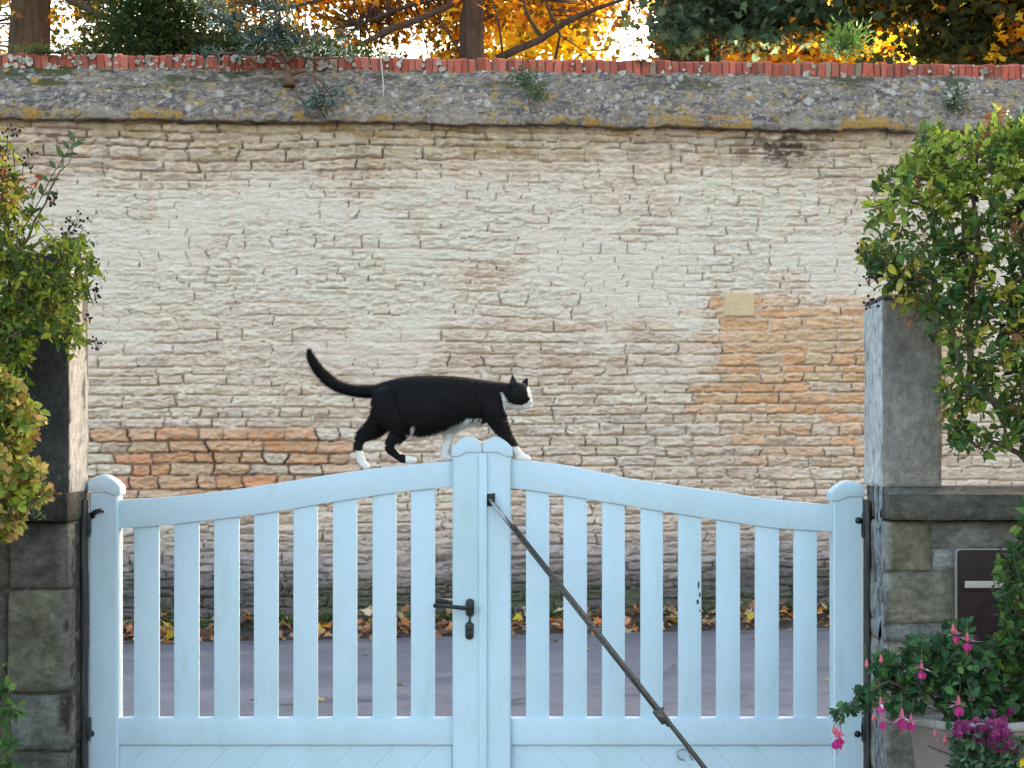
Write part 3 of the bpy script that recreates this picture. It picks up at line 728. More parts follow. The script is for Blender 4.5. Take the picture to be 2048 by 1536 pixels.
RT = [(1020, 919), (1090, 925), (1150, 934), (1247, 955), (1350, 971), (1450, 985), (1548, 999), (1668, 1010)]
RB = [(1020, 976), (1098, 986), (1180, 999), (1282, 1016), (1370, 1030), (1450, 1042), (1548, 1056), (1668, 1064)]
gate_d = (GY, GY+.042)
def rail(top, bot, x0, x1):
    xs = np.linspace(x0, x1, 26)
    return prism([g(x, interp(top, x)) for x in xs]+[g(x, interp(bot, x)) for x in xs[::-1]], gate_d[0], gate_d[1], .004)
def post(x0, x1, ytop, yb, y0, y1, ch=.006):
    a, b = XP(x0, y0), XP(x1, y0)
    pts = [(a+ch, y0), (b-ch, y0), (b, y0+ch), (b, y1-ch), (b-ch, y1), (a+ch, y1), (a, y1-ch), (a, y0+ch)]
    return prism(pts, ZP(yb, y0), ZP(ytop, y0), 0, 'Z')
def cap(x0, x1, yt, flip, y0, y1):
    """moulded cap: high towards the free side, low shoulder on the rail side"""
    w_ = x1-x0
    up = [(0, .74), (.06, .84), (.2, .95), (.4, 1.0), (.62, .96), (.8, .84), (.93, .67), (1.0, .53)]
    dn = [(1.0, .18), (.8, .18), (.68, .24), (.55, .34), (.45, .37), (0, .37)]
    H = 45
    def o(L, s=1, dz=0):
        r = []
        for a, b in L:
            a2 = .5+(a-.5)*s
            r.append((XP(x0+(1-a2 if flip else a2)*w_, y0), ZP(yt+H-b*H*1.0-dz, y0)))
        return r
    body = o(up)+o(dn)
    b1 = prism(body, y0, y1, .003)
    up2 = [(a, b*.999) for a, b in up]
    upper = o([(a, b+.0) for a, b in up], .80, 3.5)+o([(a, b-.30) for a, b in up[::-1]], .80, 3.5)
    b2 = prism(upper, y0+.010, y1-.010, .005)
    lip = o([(a, b-.33+.02) for a, b in up], 1.05)+o([(a, b-.33-.12) for a, b in up[::-1]], 1.05)
    return join_bm([b1, b2])
PF = GY-.022; PB = GY+.064
def build_leaf(label, left):
    sx = (178, 236) if left else (1667, 1728)
    root = empty('gate_leaf', (XP(sx[0] if left else sx[1], GY), GY+.02, .04), label, 'gate', 'leaves of the double gate')
    YB = 1770
    bm_obj('hinge_stile', post(sx[0], sx[1], 985, YB, PF, PB), M['gate'], root, True)
    ms = (905, 966.5) if left else (969.0, 1022)
    bm_obj('meeting_stile', post(ms[0], ms[1], 902, YB, PF, PB), M['gate'], root, True)
    if left:
        bm_obj('post_cap', cap(175, 240, 953, False, PF-.006, PB+.006), M['gate'], root)
        bm_obj('post_cap', cap(903, 963.5, 876, True, PF-.006, PB+.006), M['gate'], root)
        # moulding strip beside the seam
        bm_obj('cover_strip', pbox(XP(958, PF), XP(974, PF), PF-.010, PF+.002, ZP(YB, PF), ZP(906, PF), .003), M['gate'], root)
    else:
        bm_obj('post_cap', cap(1663, 1730, 965, True, PF-.006, PB+.006), M['gate'], root)
        bm_obj('post_cap', cap(965.5, 1025, 876, False, PF-.006, PB+.006), M['gate'], root)
    if left: bm_obj('top_rail', rail(LT, LB, 234, 906), M['gate'], root)
    else: bm_obj('top_rail', rail(RT, RB, 1020, 1669), M['gate'], root)
    x0, x1 = (235, 906) if left else (1020, 1669)
    bm_obj('middle_rail', pbox(XP(x0, GY), XP(x1, GY), gate_d[0]-.004, gate_d[1]+.002, ZP(1490, GY), ZP(1436, GY), .006), M['gate'], root)
    bm_obj('bottom_rail', pbox(XP(x0, GY), XP(x1, GY), gate_d[0]-.004, gate_d[1]+.002, ZP(1765, GY), ZP(1705, GY), .006), M['gate'], root)
    # diagonal boards below the rail
    zt, zb_ = ZP(1491, GY)+.0, ZP(1704, GY); xa, xb = XP(x0, GY)+.004, XP(x1, GY)-.004; bw = .105; sgn = 1 if left else -1
    parts = []
    from mathutils.geometry import intersect_line_line_2d
    c = -3.0
    while c < 3.0:
        poly = [(xa, zb_), (xb, zb_), (xb, zt), (xa, zt)]
        # clip to strip c <= (x*sgn*s - z) < c+bw
        def f(p): return (p[1]-p[0]*sgn)*.7071
        def clip(poly, fn):
            out = []
            for i in range(len(poly)):
                p, q = poly[i], poly[(i+1) % len(poly)]; a, b = fn(p), fn(q)
                if a >= 0: out.append(p)
                if (a >= 0) != (b >= 0): t = a/(a-b); out.append((p[0]+(q[0]-p[0])*t, p[1]+(q[1]-p[1])*t))
            return out
        pl = clip(poly, lambda p: f(p)-c)
        if len(pl) > 2: pl = clip(pl, lambda p: c+bw-f(p))
        if len(pl) > 2:
            ar = abs(sum(pl[i][0]*pl[(i+1) % len(pl)][1]-pl[(i+1) % len(pl)][0]*pl[i][1] for i in range(len(pl))))
            cl = [p for i, p in enumerate(pl) if (Vector(p)-Vector(pl[i-1])).length > 1e-4]
            if ar > 2e-4 and len(cl) > 2: parts.append(prism(cl, GY+.010, GY+.030, .0013, segs=1))
        c += bw
    bm_obj('lower_panel', join_bm(parts), M['gate'], root)
    sl_ = [(268, 318), (348, 398), (428, 478), (508, 556), (587, 635), (666, 714), (745, 792), (822, 870)] if left else [(1052, 1098), (1127, 1174), (1204, 1250), (1281, 1326), (1357, 1403), (1433, 1480), (1511, 1558), (1588, 1634)]
    SY = GY+.010
    for a, b in sl_:
        tp = min(interp(LB if left else RB, a), interp(LB if left else RB, b))-14
        bm_obj('slat', pbox(XP(a+random.uniform(-.4, .4), SY), XP(b+random.uniform(-.4, .4), SY), SY, SY+.022, ZP(1446, SY), ZP(tp, SY), .0028), M['gate'], root)
    if not left:
        m_ = MB(); rq = random.Random(4)
        for (px, py, wpx, hpx) in ((1397, 1172, 3, 9), (1399, 1190, 2.5, 7), (1395, 1204, 3, 5), (1400, 1221, 2, 4)):
            ang = [rq.uniform(.5, 1.2) for _ in range(8)]
            m_.add([tuple(W(px+wpx*ang[i]*math.cos(i*.785), py+hpx*ang[i]*math.sin(i*.785), GY+.0096)) for i in range(8)], [list(range(8))], (.08, .05, .03))
        m_.build('paint_chips', M['plain'], root)
    # hinges
    for py in (1046, 1456):
        if left: a, b = 157, 179
        else: a, b = 1727, 1750
        HY_ = 6.335; hb = [pbox(XP(a, HY_), XP(b, HY_), HY_, HY_+.035, ZP(py+22, HY_), ZP(py-20, HY_), .004)]
        hb.append(pbox(XP(a-3 if left else a, HY_), XP(b-4 if left else b+3, HY_), HY_+.006, HY_+.05, ZP(py+30, HY_), ZP(py-8, HY_), .004))
        hg = bm_obj('hinge', join_bm(hb), M['black'], root)
    for (px, py) in (((184, 1031), (182, 1467)) if left else ((1717, 1041), (1715, 1468))):
        m_ = MB(); c = W(px, py, PF); m_.ball((c.x, c.y, c.z), (.0125, .009, .0125), (1, 1, 1), 14, 8); m_.build('hinge_bolt', M['black'], root, True)
    return root
gL = build_leaf('left leaf of the pale blue white slatted gate, carrying the black lever handle', True)
gR = build_leaf('right leaf of the pale blue white slatted gate, behind the diagonal steel stay', False)
# drop catch by the upper left hinge
mb = MB(); p = [W(182, 1034, PF-.01), W(190, 1024, PF-.012), W(200, 1021, PF-.012), W(208, 1024, PF-.012)]
mb.tube(p, [.010, .009, .008, .003], 8); mb.build('catch', M['black'], gL, True)
# lever handle
c = W(940, 1215, PF)
hd = bm_obj('handle', prism([(c.x+.0155*math.cos(a)*(1), c.z+(.018 if math.sin(a) >= 0 else -.018)+.0145*math.sin(a)) for a in np.linspace(0, 2*math.pi, 25)[:-1]], PF-.010, PF+.002, .003), M['black'], gL)
def sub(mb, name, mat, parent, smooth=True):
    o = mb.build(name, mat, None, smooth); o.parent = parent; o.matrix_parent_inverse = parent.matrix_parent_inverse.inverted() if False else o.matrix_parent_inverse
    return o
mb = MB(); mb.tube([W(940, 1216, PF), W(940, 1216, PF-.05)], .010, 12); mb.tube([W(944, 1216, PF-.055), W(925, 1216, PF-.058), W(900, 1213, PF-.060), W(867, 1211, PF-.058)], [.010, .010, .0095, .010], 12, flat=.8)
mb.build('lever', M['black'], gL, True)
mb = MB(); mb.tube([W(905, 1204, PB+.05), W(866, 1201, PB+.05)], [.014, .016], 12, flat=.75); mb.tube([W(912, 1204, PB+.05), W(925, 1208, PB+.05), W(925, 1208, PB)], .009, 10); mb.build('outer_lever', M['black'], gL, True)
c = W(939, 1261, PF)
bm_obj('keyhole_plate', prism([(c.x+.0155*math.cos(a), c.z+(.018 if math.sin(a) >= 0 else -.018)+.0145*math.sin(a)) for a in np.linspace(0, 2*math.pi, 25)[:-1]], PF-.007, PF+.002, .003), M['black'], gL)
mb = MB(); mb.tube([W(939, 1256, PF-.004), W(939, 1256, PF-.014)], .008, 12, (1, 1, 1)); mb.box(c.x-.004, c.x+.004, PF-.011, PF-.004, c.z-.022, c.z+.002); mb.build('lock_cylinder', surf('dull_metal', (.05, .05, .055), rough=.4, metal=.6), gL, True)
mb = MB(); mb.tube([W(940, 1231, PF-.006), W(939, 1246, PF-.006)], .0035, 6); mb.build('plate_link', M['black'], gL, True)
# hook hanging on the lower panel of the right leaf
mb = MB(); pts = []
for a in np.linspace(-.6, 3.9, 14): pts.append(W(1367+12*math.cos(a+.9), 1509-11*math.sin(a+.9), GY-.012))
mb.tube(pts, .0036, 7); mb.tube([pts[0], W(1382, 1516, GY), W(1386, 1520, GY+.012)], .0026, 7); mb.build('cabin_hook', M['galv'], gR, True)

# the stay: two telescoping rods from the right stile down to the yard
SA = W(984, 1004, PF-.02); q1 = W(1400, 1530, 5.95); dS = (q1-SA); tG = (SA.z-0.0)/(SA.z-q1.z); SE = SA+dS*tG
stay = empty('gate_stay', SE, 'long diagonal steel prop bar leaning on the right gate leaf', 'gate stay')
tm = .78*1/tG
def P(t): return SA+dS*t
mb = MB(); mb.tube([P(.02), P(.86)], .0075, 8, (1, 1, 1)); mb.build('upper_rod', M['steel'], stay, True)
mb = MB(); off = Vector((.007, -.008, .006)); mb.tube([P(.10)+off, P(.5)+off, P(tG)+off*.2], [.0055, .0075, .011], 8); mb.build('lower_rod', M['steel'], stay, True)
mb = MB(); mb.tube([P(.80), P(.845)], .017, 10); mb.tube([P(.815), P(.815)+Vector((.012, -.012, .022))], .005, 6); mb.build('clamp', M['steel'], stay, True)
mb = MB(); mb.add([tuple(W(a, b, y)) for a, b, y in ((974, 988, PF-.004), (990, 986, PF-.004), (990, 1012, PF-.004), (974, 1012, PF-.004), (974, 988, PF+.001), (990, 986, PF+.001), (990, 1012, PF+.001), (974, 1012, PF+.001))], [[0, 1, 2, 3], [4, 7, 6, 5], [0, 4, 5, 1], [2, 6, 7, 3], [0, 3, 7, 4], [1, 5, 6, 2]])
mb.tube([W(977, 994, PF-.004), W(977, 994, PF-.022)], .004, 8); mb.tube([W(987, 994, PF-.004), W(987, 994, PF-.022)], .004, 8)
mb.tube([W(975, 1000, PF-.018), W(989, 1000, PF-.018)], .006, 8)
mb.build('bracket', surf('bracket_metal', (.05, .045, .045), rough=.5, metal=.5), stay, True)
mb = MB(); mb.tube([P(-.012)+Vector((0, -.004, 0)), P(.02), P(.055)+Vector((0, -.004, 0)), P(.10)], [.007, .015, .012, .0075], 8, flat=.45); mb.build('eye_end', M['galv'], stay, True)
mb = MB(); mb.tube([Vector((SE.x, SE.y, -.01)), Vector((SE.x, SE.y, .05))], .02, 10); mb.build('ground_socket', M['steel'], stay, True)
# ------------------------------------------------------------------ the cat
def build_cat():
    CY = GY+.021; S = GY/F                       # metres per pixel
    def c(px, py, yo=0): v = W(px, py, GY); return np.array([v.x, CY+yo, v.z])
    mb = MB()
    # trunk sections: x, top, bottom, half width (px)
    secs = [(744, 774, 800, 8), (750, 770, 815, 18), (762, 765, 838, 26), (782, 759, 852, 33), (806, 754, 864, 38), (832, 751, 869, 41), (858, 750.5, 868, 43), (884, 751, 862, 43), (908, 752, 856, 41), (932, 754.5, 850, 38), (955, 758.5, 846, 34), (975, 761, 843, 31), (992, 763, 838, 27), (1006, 766, 828, 21), (1016, 774, 814, 10)]
    ns = 24; V = []; Fs = []
    for (x, t, b, hw) in secs:
        cz = (t+b)/2; hh = (b-t)/2
        for k in range(ns):
            a = 2*math.pi*k/ns; ca, sa = math.cos(a), math.sin(a)
            wv = hw*(1-.10*sa)*math.copysign(abs(ca)**.92, ca)        # a little wider below
            V.append(c(x, cz-hh*sa, wv*S))
    for i in range(len(secs)-1):
        for k in range(ns): a = i*ns+k; b = i*ns+(k+1) % ns; Fs.append([a, b, b+ns, a+ns])
    Fs.append(list(range(ns))[::-1]); Fs.append([(len(secs)-1)*ns+k for k in range(ns)]); mb.add(V, Fs)
    def limb(pts, sides=14):                      # px,py,y(px),r(px), yscale
        P_ = [c(a, b, y*S) for a, b, y, r in pts]; R_ = [r*S for *_, r in pts]
        # resample smoothly
        PP, RR = [], []
        n = len(P_)
        for i in range(n-1):
            p0, p1, p2, p3 = P_[max(i-1, 0)], P_[i], P_[i+1], P_[min(i+2, n-1)]
            for t in (0, .25, .5, .75):
                PP.append(.5*((2*p1)+(-p0+p2)*t+(2*p0-5*p1+4*p2-p3)*t*t+(-p0+3*p1-3*p2+p3)*t**3)); RR.append(R_[i]*(1-t)+R_[i+1]*t)
        PP.append(P_[-1]); RR.append(R_[-1])
        mb.tube(PP, RR, sides); mb.ball(PP[0], RR[0], None, 12, 8); mb.ball(PP[-1], RR[-1], None, 12, 8)
    # neck and head
    limb([(975, 793, 0, 27), (998, 790, 0, 26), (1020, 788, 0, 22.5), (1034, 789, 0, 21)])
    h0 = c(1036, 789); mb.ball(h0, (27*S, 26*S, 25.5*S), None, 18, 14)
    mb.ball(c(1046, 793), (15*S, 19*S, 16*S), None, 16, 12)
    mb.ball(c(1055, 803), (11.5*S, 11*S, 10.5*S), None, 14, 10); mb.ball(c(1062, 802), (5*S, 6*S, 6*S), None, 10, 8)
    mb.ball(c(1056, 811), (9*S, 8*S, 6.5*S), None, 10, 8); mb.ball(c(1028, 800), (16*S, 22*S, 13*S), None, 14, 10)
    mb.ball(c(1049, 784, -9*S), (7*S, 7*S, 8*S), None, 10, 8); mb.ball(c(1049, 784, 9*S), (7*S, 7*S, 8*S), None, 10, 8)
    limb([(1004, 803, 0, 15), (1020, 806, 0, 13), (1036, 807.5, 0, 11.5), (1050, 809, 0, 9.5)])
    # ears: hollow cones
    for (bx, by, yo, tx, ty, ty_) in ((1027, 772, -15, 1025, 748.5, -17), (1047, 771, 14, 1055, 752, 16)):
        b0 = c(bx, by, yo*S); tp = c(tx, ty, ty_*S)
        ax = unit(tp-b0); ux = np.array([1, 0, .1]); vx = np.array([0, 1, 0])
        V = []; Fs = []; n = 12
        for q, (t, r) in enumerate(((-.15, 10), (.2, 9.5), (.55, 6.5), (.85, 2.8), (1.0, .9))):
            for k in range(n):
                a = 2*math.pi*k/n; V.append(b0+(tp-b0)*t+ux*math.cos(a)*r*S*.95+vx*math.sin(a)*r*S*.42)
        for i in range(4):
            for k in range(n): a = i*n+k; b = i*n+(k+1) % n; Fs.append([a, b, b+n, a+n])
        Fs.append(list(range(n))[::-1]); Fs.append([4*n+k for k in range(n)]); mb.add(V, Fs)
    # near fore leg, reaching forward
    limb([(985, 806, -15, 25), (991, 830, -17, 22), (1001, 852, -15, 16.5), (1013, 872, -12, 13), (1024, 887, -8, 10.5), (1033, 902, -5, 9), (1040, 912, -4, 9.5)])
    limb([(1038, 914, -4, 9.5), (1047, 915.5, -4, 8.6), (1055, 917, -4, 7)])
    for k, yo in enumerate((-9, -6, -1.5, 2)): mb.ball(c(1057+(1 if k in (1, 2) else -1), 918, yo*S), (5.5*S, 3.2*S, 4.8*S), None, 8, 6)
    # far fore leg, straight
    limb([(940, 830, 14, 19), (912, 846, 15, 15), (901, 862, 13, 11.5), (896, 880, 9, 9.5), (892, 897, 6, 8.5), (890, 909, 5, 9)])
    limb([(889, 911, 5, 8.5), (897, 914.5, 5, 7.2), (902, 915.5, 5, 6)])
    # near hind leg
    limb([(776, 802, -12, 31), (785, 828, -18, 29), (797, 850, -20, 24), (797, 868, -18, 18), (786, 882, -13, 14), (779, 893, -9, 11), (785, 903, -7, 9), (797, 912, -6, 8.5), (806, 917, -5, 8)])
    limb([(804, 918, -5, 8.5), (818, 919.5, -5, 7.5), (827, 920, -5, 6)])
    for yo in (-9, -5, -1): mb.ball(c(829, 920.5, yo*S), (5*S, 3.2*S, 4.5*S), None, 8, 6)
    # far hind leg, pushing off
    limb([(775, 805, 16, 32), (767, 832, 18, 29), (752, 851, 17, 22.5), (735, 864, 14, 16.5), (721, 875, 10, 12), (715, 890, 7, 9.6), (718, 908, 5, 8.5), (722, 920, 4, 8)])
    limb([(720, 920, 4, 8), (727, 929, 4, 7.5), (733, 932, 4, 6)])
    # tail
    limb([(772, 782, 0, 17), (748, 783, 0, 13), (730, 784, 0, 11.5), (702, 781, 2, 10.5), (675, 772, 4, 10.8), (652, 757, 5, 10.6), (634, 738, 5, 9.8), (623, 720, 4, 8.4), (617.5, 706, 3, 5.5)])
    tmp = mb.build('tmp_cat', None)
    md = tmp.modifiers.new('r', 'REMESH'); md.mode = 'VOXEL'; md.voxel_size = .0032; md.use_smooth_shade = True
    sm = tmp.modifiers.new('s', 'SMOOTH'); sm.iterations = 7; sm.factor = .5
    dg = bpy.context.evaluated_depsgraph_get(); me = bpy.data.meshes.new_from_object(tmp.evaluated_get(dg))
    bpy.data.objects.remove(tmp)
    n = len(me.vertices); co = np.empty(n*3); me.vertices.foreach_get('co', co); co = co.reshape(-1, 3)
    no = np.empty(n*3); me.vertices.foreach_get('normal', no); no = no.reshape(-1, 3)
    npoly = len(me.polygons); nl = len(me.loops); lv = np.empty(nl, int); me.loops.foreach_get('vertex_index', lv)
    ls = np.empty(npoly, int); me.polygons.foreach_get('loop_start', ls); lt = np.empty(npoly, int); me.polygons.foreach_get('loop_total', lt)
    def colour(p):
        px = CX+p[:, 0]/GY*F; py = HY+(CH-p[:, 2])*F/GY; yo = (p[:, 1]-CY)/S     # body coordinates of the side profile
        jx = (vn(px*.35, py*.35, 4)-.5)*4+(vn(px*1.1, py*1.1, 5)-.5)*5; wh = np.zeros(len(p), bool)
        wh |= inpoly(px+jx*.4, py, [(1003, 784), (1008, 789), (1016, 802), (1030, 810), (1045, 810), (1056, 805), (1060, 797), (1056, 790), (1053, 777), (1059, 771), (1080, 780), (1080, 830), (1013, 830), (1008, 818), (1005, 803)])
        wh |= (np.abs(yo) < 7) & (px > 1050) & (py > 780)
        wh |= (px > 1005) & (py > 893+jx*.5) & (px < 1075)
        wh |= (px > 874) & (px < 922) & (py > 862+jx) & (yo > -4)
        wh |= (px > 868) & (px < 985) & (py > 838+jx+np.clip((936-px)*.42, 0, 40)) & ((px < 964) | (yo > -2)) & (no_z(p) < .2)
        wh |= (px > 930) & (px < 1015) & (py > 838) & (yo > 2) & (py < 875)
        wh |= (px > 811+jx*.3) & (px < 840) & (py > 911)
        wh |= inpoly(px, py, [(789, 884), (797, 882), (801, 896), (808, 909), (799, 908), (791, 898)]) & (yo > -24)
        wh |= inpoly(px, py, [(829, 848), (833, 856), (829, 868), (823, 870), (824, 860)]) & (yo < 0)
        wh |= (px < 745) & (py > 901+jx*.6)
        C = np.where(wh[:, None], np.array([.72, .70, .68]), np.array([.0075, .0065, .008]))
        inner = (py < 768) & (px > 1017) & (px < 1032) & (yo < -15.2)
        C = np.where((inner & ~wh)[:, None], np.array([.022, .016, .016]), C)
        return C, wh, px, py, yo
    _nz = {'v': no}
    cur = {}
    def no_z(p): return cur['n'][:, 2]
    cur['n'] = no; C, wh, px, py, yo = colour(co)
    # short guard hairs
    rg = np.random.default_rng(2); NH = 46000
    quads = ls; fi = rg.integers(0, npoly, NH); vi = lv[ls[fi]+rg.integers(0, 3, NH)]; vj = lv[ls[fi]+(lt[fi]-1)]
    t = rg.random(NH)[:, None]; R = co[vi]*(1-t)+co[vj]*t; NN = unit(no[vi]*(1-t)+no[vj]*t)
    cur['n'] = NN; HC, hw, hx, hy, hyo = colour(R)
    flow = np.tile(np.array([-1., 0, -.25]), (NH, 1))
    leg = hy > 868; flow[leg] = [-.25, 0, -1]
    tail = hx < 745; flow[tail & (hy < 800)] = [-.8, 0, .35]
    tl = tail & (hy < 760); flow[tl] = [-.45, 0, .9]
    paw = (hy > 908); flow[paw] = [.5, 0, -.3]
    head = (hx > 1030) & (hy < 830); flow[head] = [-1, 0, .1]
    flow += rg.normal(0, .22, (NH, 3)); Tn = unit(flow-NN*(flow*NN).sum(1, keepdims=True))
    D = unit(Tn+NN*rg.uniform(.2, .95, (NH, 1)))
    Ln = np.full(NH, .012); Ln[leg] = .008; Ln[head] = .007; Ln[paw] = .0035; Ln[tail & (hy < 800)] = .019
    belly = (hy > 838) & (hy < 875) & (hx > 800) & (hx < 975); Ln[belly] = .024; D[belly] = unit(Tn[belly]*.7+NN[belly]*.6+np.array([0, 0, -.5]))
    rump = (hx < 775) & (hy > 795) & (hy < 875); Ln[rump] = .018
    ear = (hy < 768) & (hx > 1012); Ln[ear] = .003
    Ln *= rg.uniform(.5, 1.2, NH); Sd = unit(np.cross(D, NN))*(.0008+.0006*rg.random((NH, 1)))
    D2 = D.copy(); HV = np.stack([R-NN*.001-Sd, R-NN*.001+Sd, R+D2*Ln[:, None]], 1).reshape(-1, 3)
    HCc = np.repeat(HC*rg.uniform(.6, 1.5, (NH, 1))*np.where(hw, .85, 1.)[:, None], 3, 0)
    me2 = bpy.data.meshes.new('cat'); VV = np.concatenate([co, HV])
    me2.vertices.add(len(VV)); me2.vertices.foreach_set('co', VV.astype(np.float32).ravel())
    loops = np.concatenate([lv, n+np.arange(NH*3)]); me2.loops.add(len(loops)); me2.loops.foreach_set('vertex_index', loops.astype(np.int32))
    starts = np.concatenate([ls, nl+3*np.arange(NH)]); me2.polygons.add(len(starts)); me2.polygons.foreach_set('loop_start', starts.astype(np.int32))
    me2.update(calc_edges=True); me2.validate()
    ca = me2.color_attributes.new('Col', 'FLOAT_COLOR', 'POINT'); CC = np.ones((len(VV), 4), np.float32); CC[:, :3] = np.clip(np.concatenate([C, HCc]), 0, 1); ca.data.foreach_set('color', CC.ravel())
    me2.polygons.foreach_set('use_smooth', [True]*len(me2.polygons)); me2.update()
    cat = link('cat', me2, M['fur']); tag(cat, 'black and white cat walking to the right along the top of the gate, tail raised', 'cat')
    for s_ in (-1, 1):
        m_ = MB(); e = c(1053.5, 794, s_*13.2*S); m_.ball(e, (2.6*S, 1.5*S, 2.4*S), None, 10, 8); m_.build('eye', M['eye'], cat, True)
    m_ = MB(); m_.ball(c(1066.5, 801), (2*S, 2.6*S, 2*S), (.35, .16, .15), 8, 6); m_.build('nose', M['fur'], cat, True)
    m_ = MB(); rw = random.Random(1)
    for s_ in (-1, 1):
        for k in range(6):
            p0 = Vector(c(1058, 804+k*.9, s_*9*S)); d_ = Vector((rw.uniform(.2, .9), s_*rw.uniform(.7, 1), rw.uniform(-.35, .25))).normalized()*rw.uniform(.045, .065)
            m_ = MB(); m_.tube([p0, p0+d_*.5, p0+d_+Vector((0, 0, -.006))], [.0005, .0004, .0002], 3, (.6, .6, .6)); m_.build('whisker', M['fur'], cat)
build_cat()

# ------------------------------------------------------------------ shrubs round the gate
Yg = [(.075, .15, .02), (.05, .11, .02), (.10, .17, .03), (.15, .21, .03), (.05, .12, .035)]
def pal_right(px, py, rg):
    if px < 1850 and 540 < py < 700 and rg.random() < .35: return [(.42, .38, .05), (.36, .30, .06), (.25, .10, .04)][rg.integers(3)]
    if py < 420 and rg.random() < .5: return (.30, .38, .05)
    if rg.random() < .08: return [(.42, .36, .05), (.28, .13, .06)][rg.integers(2)]
    c = [(.07, .135, .028), (.05, .10, .025), (.14, .21, .03), (.20, .27, .04), (.045, .10, .035)][rg.integers(5)]
    return c
polyR = [(1845, 275), (1870, 238), (1895, 270), (1935, 262), (1960, 225), (1975, 262), (2000, 215), (2030, 240), (2120, 200), (2230, 225), (2330, 300), (2390, 430), (2350, 560), (2400, 690), (2330, 800), (2240, 850), (2160, 900), (2120, 905), (2030, 880), (1990, 900), (1905, 890), (1890, 850), (1866, 815), (1872, 760), (1900, 700), (1865, 640), (1825, 640), (1790, 590), (1745, 560), (1722, 500), (1765, 470), (1728, 412), (1760, 398), (1800, 375), (1770, 345), (1830, 330), (1805, 295)]
shrub('climbing_shrub', 'big green and yellow leaved shrub spilling over the right pillar', 'shrub', (XP(2000, 5.9), 5.98, 0),
      [[(2120, 1700, 5.95, .02), (2110, 1000, 5.92, .016), (2040, 860, 5.88, .014), (1940, 780, 5.85, .012), (1945, 560, 5.85, .010), (1955, 300, 5.9, .005)],
       [(2110, 1000, 5.92, .013), (2060, 700, 5.9, .010), (2040, 450, 5.9, .008), (2030, 260, 5.9, .004)],
       [(2110, 1000, 5.92, .013), (2180, 760, 5.9, .010), (2250, 520, 5.9, .007), (2280, 330, 5.9, .003)], [(2180, 760, 5.9, .008), (2300, 660, 5.9, .005), (2360, 500, 5.9, .002)],
       [(1940, 800, 5.85, .009), (1900, 640, 5.85, .007), (1830, 560, 5.85, .005), (1750, 520, 5.85, .003)],
       [(1945, 560, 5.85, .008), (1890, 430, 5.88, .006), (1800, 400, 5.88, .004), (1740, 415, 5.88, .002)],
       [(1945, 600, 5.85, .007), (1925, 420, 5.86, .005), (1870, 300, 5.88, .003)],
       [(2060, 930, 5.85, .011), (1990, 885, 5.85, .008), (1940, 878, 5.85, .005), (1890, 890, 5.85, .002)]],
      polyR, 5.87, .17, 1750, (.05, .16), (.020, .058), pal_right, seed=4, ratio=.52, spacing=.014, berries=[(1722, 500, 8, .02), (1738, 560, 10, .022), (1740, 605, 8, .018)],
      holes=[(1985, 480, 26, 26), (1960, 410, 20, 30), (1990, 560, 24, 18), (2030, 420, 20, 30), (1935, 660, 28, 16), (1915, 760, 22, 18), (2000, 790, 30, 22), (1960, 850, 60, 12), (1810, 445, 26, 14), (2030, 640, 20, 20)])
def pal_rl(px, py, rg): return [(.04, .095, .03), (.05, .12, .035), (.085, .16, .03), (.03, .075, .025), (.12, .18, .03)][rg.integers(5)]
shrub('leafy_shrub', 'green broad leaved shrub at the right edge, in front of the letterbox', 'shrub', (XP(2070, 5.6), 5.6, 0),
      [[(2110, 1800, 5.6, .016), (2050, 1500, 5.6, .012), (2035, 1300, 5.6, .009), (2030, 1150, 5.6, .005)], [(2110, 1600, 5.6, .01), (2180, 1350, 5.6, .007), (2190, 1120, 5.6, .004)], [(2050, 1500, 5.6, .01), (2080, 1200, 5.6, .007), (2070, 1020, 5.6, .004)], [(2050, 1420, 5.6, .006), (2010, 1340, 5.6, .004), (1990, 1280, 5.6, .002)]],
      [(2120, 980), (2050, 1010), (2030, 1080), (1995, 1110), (1990, 1190), (2010, 1220), (1980, 1290), (1990, 1350), (1975, 1440), (2030, 1460), (2030, 1560), (2260, 1600), (2290, 1400), (2230, 1200), (2200, 1050), (2140, 990)], 5.55, .13, 900, (.04, .10), (.030, .052), pal_rl, seed=8, ratio=.6, spacing=.020)
def pal_left(px, py, rg):
    if -100 < px < 70 and py < 420 and rg.random() < .5: return [(.45, .34, .04), (.30, .08, .03), (.40, .40, .06)][rg.integers(3)]
    return [(.08, .14, .018), (.13, .20, .02), (.19, .25, .025), (.05, .10, .015), (.26, .29, .03)][rg.integers(5)]
